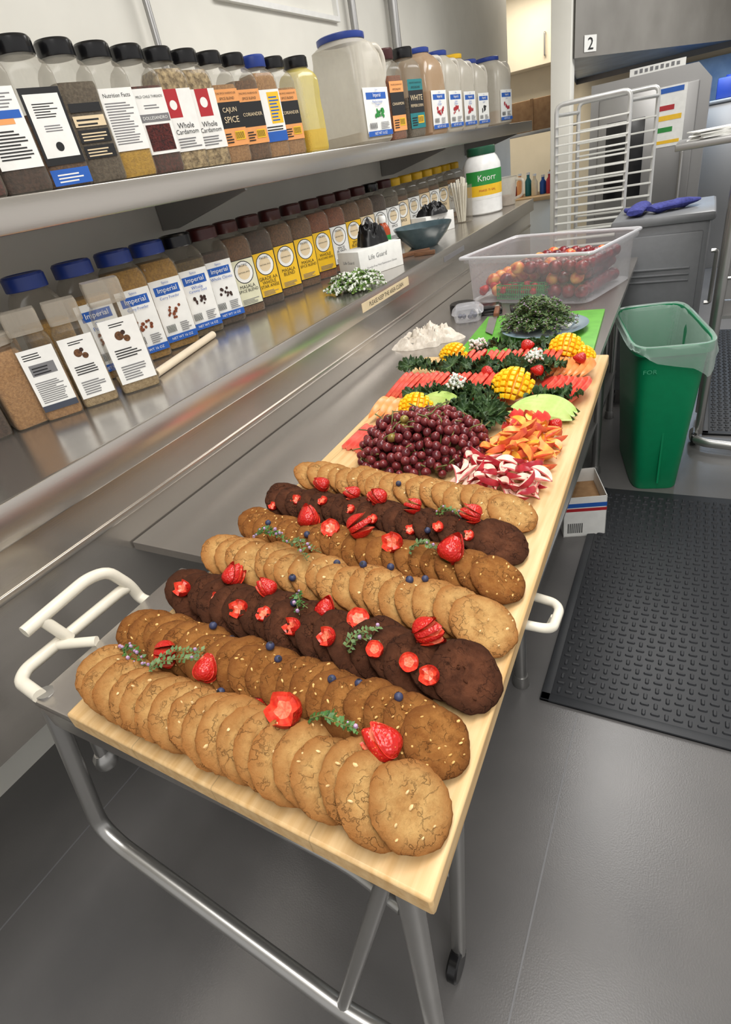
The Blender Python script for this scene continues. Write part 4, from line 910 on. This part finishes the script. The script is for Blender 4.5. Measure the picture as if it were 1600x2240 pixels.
for L_ in range(3):
    for i in range(9):
        for j in range(6):
            lx=-.235+.0585*i+(.029 if L_%2 else 0);ly=-.160+.062*j+(.028 if L_%2 else 0)
            if abs(lx)>.262 or abs(ly)>.195: continue
            if L_==2 and lx<-.10: continue
            if L_==0 and lx<-.19 and ly<-.08: continue
            if L_<=1 and -.14<lx<.07 and ly<-.12: continue
            n=(lx<-.04 and random.random()<.75) or random.random()<.08
            thing('nectarine' if n else 'plum',NCM if n else PLM,'red and yellow nectarine in the clear tub' if n else 'dark red plum in the clear tub','fruit',intub(lx+R(-.004,.004),ly+R(-.004,.004),.035+.048*L_+R(0,.006)),(R(-.7,.7),R(-.7,.7),R(0,6)),'plums and nectarines in the tub',scale=R(.055,.061))
for i in range(10):
    thing('strawberry',WHOLE,'whole red strawberry in the clear tub','strawberry',intub(-.245+.028*(i%3),-.17+.035*(i//3),.03+R(0,.03)),(R(1,1.6),0,R(0,6)),'strawberries in the tub',scale=.036)
g=G()
for i in range(12):
    a=-.055+.01*i;g.box(a-.0015,a+.0015,-.026,-.023,0,.06);g.box(a-.0015,a+.0015,.023,.026,0,.06)
for z in (0,.02,.04,.058): g.box(-.057,.057,-.027,-.024,z,z+.004);g.box(-.057,.057,.024,.027,z,z+.004);g.box(-.058,-.055,-.026,.026,z,z+.004);g.box(.055,.058,-.026,.026,z,z+.004)
GBK=g.mesh('berry_basket',plain('green_basket',S(40,150,60),.4))
for lx in (-.10,.02): thing('berry_basket',GBK,'green plastic lattice berry basket inside the tub','basket',intub(lx,-.165,.01),(0,0,RZ),'green berry baskets')
for i in range(12): thing('strawberry',WHOLE,'whole red strawberry in the green basket','strawberry',intub(-.13+.03*(i%6),-.17+.02*(i//6),.04+.012*(i//6)),(R(1,1.6),0,R(0,6)),'strawberries in the tub',scale=.034)
# ------------------------------------------------------------ BIN
bn=thing('trash_bin',None,'tall green plastic bin with clear liner bag','trash bin',(-.09,2.74,0),(0,0,.24))
GP=plain('green_bin_plastic',S(0,134,86),.4)
g=G().lathe([(.095,.24,0),(.10,.245,.01),(.125,.29,.45),(.135,.305,.62),(.14,.31,.66),(.155,.325,.665),(.155,.325,.70),(.143,.313,.70),(.133,.30,.62),(.1,.235,.03)],n=6,segs=64,ct=True)
g.box(-.004,.004,-.275,-.262,.05,.5)
part('bin_body',g.mesh('bin_body',GP,35),bn)
g=G();v=[];f=[];NS=96
for k,(ax,ay,z,am) in enumerate(((.12,.28,.50,.012),(.137,.304,.68,.004),(.149,.318,.706,.002),(.158,.329,.705,.002),(.160,.332,.68,.002),(.163,.336,.64,.006),(.165,.338,.60,.010))):
    for i in range(NS):
        t=2*PI*i/NS;c=math.cos(t);q=math.sin(t);n=6;nn=noise.noise(Vector((c*6,q*6,k*.8)))
        dz=0
        if k>=4:
            w_=max(0,math.cos(t+1.1))**6;dz=(1-w_)*(0,0,0,0,.012,.045,.085)[k]+.012*nn-(w_*(0,0,0,0,0,.01,.03)[k])
        v.append(((ax+am*nn)*sgn(c)*abs(c)**(2/n),(ay+am*nn)*sgn(q)*abs(q)**(2/n),z+dz))
for k in range(6):
    for i in range(NS): j=(i+1)%NS;f.append((k*NS+i,k*NS+j,(k+1)*NS+j,(k+1)*NS+i))
g.add(v,f);part('liner_bag',g.mesh('liner_bag',LINER,70),bn)
t=G();v,f,tw,th=textgeo('FOR');k=.022/th
t.add([(-.085+a*k*.9,-.3085-.004,.60+b*k*.8) for a,b in v],f);part('lettering',t.mesh('lettering',plain('faded_print',S(70,165,125),.6)),bn)
# ------------------------------------------------------------ MATS
def floormat(x0,x1,y0,y1,label):
    g=G();g.box(x0,x1,y0,y1,.0,.008,0,.003);g.box(x0,x1,y0,y0+.03,.0,.011,0,.003);g.box(x0,x0+.03,y0,y1,.0,.011,0,.003)
    p=.030;ny=int((y1-y0-.06)/p);nx=int((x1-x0-.06)/p)
    for i in range(nx):
        for j in range(ny):
            x=x0+.05+i*p;y=y0+.05+j*p;a=0 if (i+j)%2 else PI/2
            M=Matrix.Translation((x,y,.008))@Matrix.Rotation(a,4,'Z')
            l,w=.0125,.0055
            v=[(-l,-w*.5,0),(-l*.7,-w,0),(l*.7,-w,0),(l,-w*.5,0),(l,w*.5,0),(l*.7,w,0),(-l*.7,w,0),(-l,w*.5,0)]
            v=v+[(q[0]*.8,q[1]*.6,.005) for q in v]
            g.add(v,[(k,(k+1)%8,8+(k+1)%8,8+k) for k in range(8)]+[tuple(range(8,16))],0,M)
    return thing('rubber_mat',g.mesh('rubber_mat',RUB,25),label,'floor mat',(0,0,.0015),group='anti-fatigue mats')
floormat(-.262,.56,1.155,2.46,'black anti-fatigue rubber mat with woven raised pattern')
floormat(.15,.9,3.1,4.9,'black perforated rubber mat beyond the green bin')
# ------------------------------------------------------------ FAR EQUIPMENT
rk=thing('sheet_pan_rack',None,'tall aluminium sheet pan rack with many slides','rack')
AL=plain('aluminium_tube',S(212,212,210),.35,.5)
for (x0,x1,y) in ((-.80,-.405,4.05),(-.76,-.30,4.55)):
    g=G().tube([(x0,y,.08),(x0,y,1.60),(x1,y,1.60),(x1,y,.08)],.0125,12,.04);part('side_frame',g.mesh('side_frame',AL),rk)
    for i in range(28 if y<4.2 else 18):
        z=(.22+.047*i) if y<4.2 else (.22+.072*i);g=G().box(x0,x1,y-.022,y+.022,z,z+.009,bev=.002);part('slide',g.mesh('slide',plain('slide_white',S(222,222,216),.4)),rk)
for (xa,xb) in ((-.80,-.76),(-.405,-.30)):
    for z in (.1,1.55): part('cross_bar',G().tube([(xa,4.05,z),(xb,4.55,z)],.01,8).mesh('cross_bar',AL),rk)
for x,y in ((-.80,4.05),(-.405,4.05),(-.76,4.55),(-.30,4.55)):
    part('caster',G().lathe([(.03,.03,-.012),(.034,.034,0),(.03,.03,.012)],segs=18,M=Matrix.Translation((x,y,.034))@Matrix.Rotation(PI/2,4,'Y')).mesh('caster',BLKL),rk)
GC=plain('grey_cabinet_plastic',S(118,120,123),.38)
gc=thing('food_carrier',None,'grey insulated catering cabinet with mitts on top','cabinet',(-.01,0,0))
g=G().box(-.37,.07,3.43,3.94,.1,1.02,0,.03);g.box(-.385,.085,3.41,3.95,.99,1.035,0,.015)
part('body',g.mesh('body',GC),gc)
g=G().box(-.34,.04,3.415,3.435,.2,.95,0,.008)
for i in range(3): g.box(-.30,.0,3.406,3.42,.40+.03*i,.41+.03*i,0,.003);g.box(-.30,.0,3.406,3.42,.72+.03*i,.73+.03*i,0,.003)
part('door',g.mesh('door',GC),gc)
for x in (-.33,.03):
    for y in (3.5,3.85): part('caster',G().lathe([(.045,.045,-.015),(.05,.05,0),(.045,.045,.015)],segs=20,M=Matrix.Translation((x,y,.05))@Matrix.Rotation(PI/2,4,'Y')).mesh('caster',BLKL),gc)
g=G().tube([(.085,3.43,.85),(.11,3.43,.85),(.11,3.43,.6),(.085,3.43,.6)],.01,8,.02);part('handle',g.mesh('handle',ST_P),gc)
MT=mat('blue_mitt_fabric',S(66,72,150),S(48,52,120),scale=60,rough=.85)
def mitt(x,y,rz,s=.9):
    g=G();v=[];f=[]
    pr=[(-.15,.05,.014),(-.1,.045,.026),(-.02,.05,.018),(.05,.056,.026),(.11,.048,.016),(.15,.028,.010),(.16,.006,.004)]
    for (xx,w,h) in pr:
        for k in range(16): a=2*PI*k/16;nn=noise.noise(Vector((xx*22,a,rz*3)));v.append((xx,w*math.cos(a)*(1+.3*nn),.026+h*math.sin(a)*(1+.6*nn)))
    for k in range(len(pr)-1):
        for i in range(16): j=(i+1)%16;f.append((k*16+i,k*16+j,(k+1)*16+j,(k+1)*16+i))
    f.append(tuple(range(16))[::-1]);f.append(tuple((len(pr)-1)*16+i for i in range(16)));g.add(v,f)
    g.tube([(.0,.03,.020),(.03,.075,.018),(.07,.085,.018)],.016,10,.02,taper=.7)
    thing('oven_mitt',g.mesh('oven_mitt',MT),'dark blue oven mitt lying on the grey cabinet','oven mitt',(x,y,1.0385),(0,0,rz),'oven mitts on the cabinet',scale=s)
mitt(-.28,3.58,1.5);mitt(-.12,3.60,.7)
sm=thing('steel_oven',None,'boxy stainless steel oven with sloped top corner','oven')
g=G().add([(-.80,5.3,.1),(-.03,5.3,.1),(-.03,5.3,1.60),(-.12,5.3,1.70),(-.80,5.3,1.70)]+[(-.80,6.1,.1),(-.03,6.1,.1),(-.03,6.1,1.60),(-.12,6.1,1.70),(-.80,6.1,1.70)],[(0,1,2,3,4),(9,8,7,6,5),(0,5,6,1),(1,6,7,2),(2,7,8,3),(3,8,9,4),(4,9,5,0)])
part('body',g.mesh('body',ST_D,20),sm)
part('door',G().box(-.74,-.1,5.27,5.3,.7,1.6,0,.008).mesh('door',ST_D),sm)
part('window',G().box(-.68,-.42,5.262,5.27,.95,1.45,0,.004).mesh('window',BLKL),sm)
g=G().tube([(-.16,5.27,1.2),(-.16,5.22,1.2),(-.16,5.22,.8),(-.16,5.27,.8)],.012,8,.02);part('handle',g.mesh('handle',ST_P),sm)
for x in (-.75,-.08): part('leg',G().tube([(x,5.4,.12),(x,5.4,0)],.025,10).mesh('leg',ST_P),sm)
g=G().box(-.55,-.2,5.33,5.334,1.7,1.745)
for i in range(9): g.box(-.52+.033*i,-.50+.033*i,5.3285,5.3298,1.712,1.732+.004*(i%2),1)
thing('paper_sheet',g.mesh('paper_sheet',[WHT,GRY]),'white paper with dark handwriting on the steel oven','paper')
g=G().box(-.36,-.17,5.262,5.268,1.24,1.60,0)
for i,(z0,z1,m) in enumerate(((1.56,1.60,1),(1.46,1.50,2),(1.4,1.44,3),(1.33,1.37,4),(1.26,1.29,3))): g.box(-.34,-.24 if i%2 else -.19,5.2605,5.2615,z0,z1-.01,m)
thing('notice_poster',g.mesh('notice_poster',[WHT,BLU,RED,YEL,GRN]),'white notice with red yellow and green blocks on oven','poster')
g=G();zt=2.895;zb=1.86
fp=[(-.855,4.9),(.52,7.9),(-1.42,8.3),(-.98,5.3)]
g.add([(x,y,zb) for x,y in fp]+[(x,y,zt) for x,y in fp],[(0,1,5,4),(1,2,6,5),(2,3,7,6),(3,0,4,7)])
hd=thing('exhaust_hood',None,'large grey stainless steel exhaust hood','exhaust hood')
part('canopy',g.mesh('canopy',mat('hood_grey',S(150,147,142),S(138,135,130),scale=4,rough=.42,metal=.4)),hd)
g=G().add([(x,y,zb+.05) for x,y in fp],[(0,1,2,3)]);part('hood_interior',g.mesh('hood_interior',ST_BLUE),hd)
dx,dy=(fp[1][0]-fp[0][0]),(fp[1][1]-fp[0][1]);ll=math.hypot(dx,dy);ux_,uy_=dx/ll,dy/ll;nx_,ny_=uy_,-ux_
def hp(s,z,o=.004): return (fp[0][0]+ux_*s+nx_*o,fp[0][1]+uy_*s+ny_*o,z)
e=thing('number_sign',G().add([hp(.10,1.885),hp(.24,1.885),hp(.24,1.975),hp(.10,1.975)],[(0,1,2,3)]).mesh('number_sign',WHT),'small white sign with black number two on hood','sign')
t=G();v,f,tw,th=textgeo('2');k=.065/th;t.add([hp(.17+a*k*1.5,1.93+b*k,.007) for a,b in v],f);part('lettering',t.mesh('lettering',BLK),e)
thing('backsplash_panel',G().box(-.4,3,8.5,8.55,0,1.83).mesh('backsplash_panel',ST_BLUE),'steel panel coloured as if blue-lit beneath the exhaust hood','panel')
ws=thing('wall_shelf',None,'steel cabinet unit standing under the exhaust hood','shelf')
part('worktop',G().box(-.5,1.6,7.0,7.4,1.42,1.45,0,.005).mesh('worktop',ST_D),ws)
part('body',G().box(-.47,1.57,7.03,7.38,0,1.42,0,.004).mesh('body',ST_D),ws)
for i,x in enumerate((-.15,.1,.38)):
    thing('storage_bin',G().box(-.09,.09,-.1,.1,0,.16,0,.01).lathe([(.03,.03,.16),(.03,.03,.175)],segs=10).mesh('storage_bin',BLUL),'blue plastic bin on the far steel shelf','bin',(x,7.2,1.4505),group='blue bins')
st=thing('equipment_stand',None,'stainless steel stand with papers on top','stand')
part('top',G().box(-.12,.7,3.02,3.37,1.325,1.35,0,.004).mesh('top',ST_D),st)
for x,y in ((.13,3.06),(.62,3.06),(.13,3.33),(.62,3.33)):
    part('leg',G().tube([(x,y,1.33),(x,y,.03)],.019,12).mesh('leg',ST_P),st)
part('base_rail',G().tube([(.11,3.06,.04),(.11,2.97,.04),(.16,2.93,.04),(.62,2.85,.04)],.022,12,.05).mesh('base_rail',ST_P),st)
part('side_panel',G().box(.12,.62,3.05,3.33,.62,.635).mesh('side_panel',ST_D),st)
part('side_panel',G().box(.14,.60,3.32,3.325,.64,1.32).mesh('side_panel',ST_D),st)
for z in (.8,1.0,1.16): part('cross_bar',G().tube([(.13,3.06,z),(.62,3.06,z)],.010,8).mesh('cross_bar',ST_P),st)
part('caster',G().lathe([(.03,.03,-.012),(.033,.033,0),(.03,.03,.012)],segs=18,M=Matrix.Translation((.11,2.98,.034))@Matrix.Rotation(PI/2,4,'Y')).mesh('caster',BLKL),st)
for i in range(7):
    thing('paper_stack',G().box(-.1,.1,-.07,.07,0,.004).mesh('paper_stack',WHT),'loose white paper sheet on the steel stand','paper',(.03+.02*(i%3),3.17,1.3505+.0045*i),(0,0,R(-.4,.4)),'papers on the stand')
e=thing('back_counter',None,'wooden topped counter in the far doorway','counter')
part('worktop',G().box(-2.6,-1.35,6.9,7.5,.86,.9,0,.004).mesh('worktop',mat('tan_laminate',S(206,170,124),S(194,158,112),scale=10,rough=.5)),e)
part('body',G().box(-2.58,-1.37,6.95,7.5,.0,.86,0,.004).mesh('body',WALL),e)
e=thing('wall_cabinet',None,'cream wall cabinet above the far counter','cabinet')
part('body',G().box(-2.8,-1.45,8.2,8.59,2.12,2.89,0,.01).mesh('body',mat('cabinet_cream',S(230,218,194),S(222,210,186),scale=4,rough=.5)),e)
part('handle',G().tube([(-1.75,8.19,2.2),(-1.75,8.16,2.2),(-1.75,8.16,2.4),(-1.75,8.19,2.4)],.01,8,.01).mesh('handle',ST_P),e)
thing('back_shelf',G().box(-2.2,-1.3,7.1,7.7,1.47,1.50,0,.004).box(-1.34,-1.31,7.1,7.13,.9,1.47).box(-2.2,-2.17,7.1,7.13,.9,1.47).mesh('back_shelf',ST_D),'grey shelf above the far counter','shelf')
thing('cardboard_box',G().box(-2.0,-1.35,7.2,7.6,0,.28,0,.006).box(-1.69,-1.66,7.19,7.61,.0,.283).mesh('cardboard_box',mat('cardboard_b',S(150,116,80),S(134,100,68),scale=20,rough=.8)),'brown cardboard box on the far shelf','box',(0,0,1.5005))
BC=[(BLU,'blue'),(RED,'red'),(ORG,'orange'),(TEA,'teal'),(CREAM,'cream')]
for i in range(8):
    m,cn_=BC[i%5];h=R(.12,.22)
    e=thing('drink_bottle',G().lathe([(.03,.03,0),(.034,.034,.01),(.034,.034,h*.7),(.016,.016,h*.85),(.016,.016,h)],segs=16).mesh('drink_bottle',m),cn_+' plastic bottle on the far counter','bottle',(-1.95+.08*i,7.1+.05*(i%2),.9),group='bottles on the far counter')
    part('lid',G().lathe([(.019,.019,h),(.019,.019,h+.02)],segs=12).mesh('lid',WHT),e)
crumple('paper_bag',.1,.26,mat('brown_paper',S(200,160,110),S(180,140,92),scale=30,rough=.9),'crumpled brown paper bag on the far counter','bag',(-1.45,7.35,.9),.3,2.2)
# ------------------------------------------------------------ LIGHT
def area(x,y,z,sx,sy,e,col=(1,.985,.96),rot=(0,0,0)):
    l=bpy.data.lights.new('overhead_light','AREA');l.shape='RECTANGLE';l.size=sx;l.size_y=sy;l.energy=e;l.color=col
    o=bpy.data.objects.new('overhead_light',l);COL.objects.link(o);o.location=(x,y,z);o.rotation_euler=rot
area(-.15,.5,2.85,.8,1.6,39,(1,.975,.94))
area(-.25,2.9,2.85,.8,1.6,43,(1,.98,.95))
area(1.0,-.6,2.85,1.4,.8,40,(1,.975,.94))
area(.5,5.2,2.85,.6,1.4,38)
area(-1.8,7.4,2.8,.8,.8,32,(1,.93,.8))
area(0,6.8,1.84,.8,.8,16,(.55,.75,1),)  # bluish light strip under the hood, not a ceiling fixture
w=bpy.data.worlds.new('w');sc.world=w;w.use_nodes=True
w.node_tree.nodes['Background'].inputs[0].default_value=(1,.98,.955,1);w.node_tree.nodes['Background'].inputs[1].default_value=.70
sc.view_settings.view_transform='Standard';sc.view_settings.look='None';sc.view_settings.exposure=0
# ------------------------------------------------------------ CAMERA
cam=bpy.data.cameras.new('camera');co=bpy.data.objects.new('camera',cam);COL.objects.link(co)
cam.sensor_fit='VERTICAL';cam.sensor_height=22.4;cam.lens=12.0;cam.clip_start=.02
X=Vector((.8753,.4521,-.171)).normalized();Z=Vector((.4691,-.7092,.5261)).normalized();Y=Z.cross(X).normalized();X=Y.cross(Z)
M=Matrix((X,Y,Z)).transposed().to_4x4();M.translation=(0,0,1.5);co.matrix_world=M
sc.camera=co
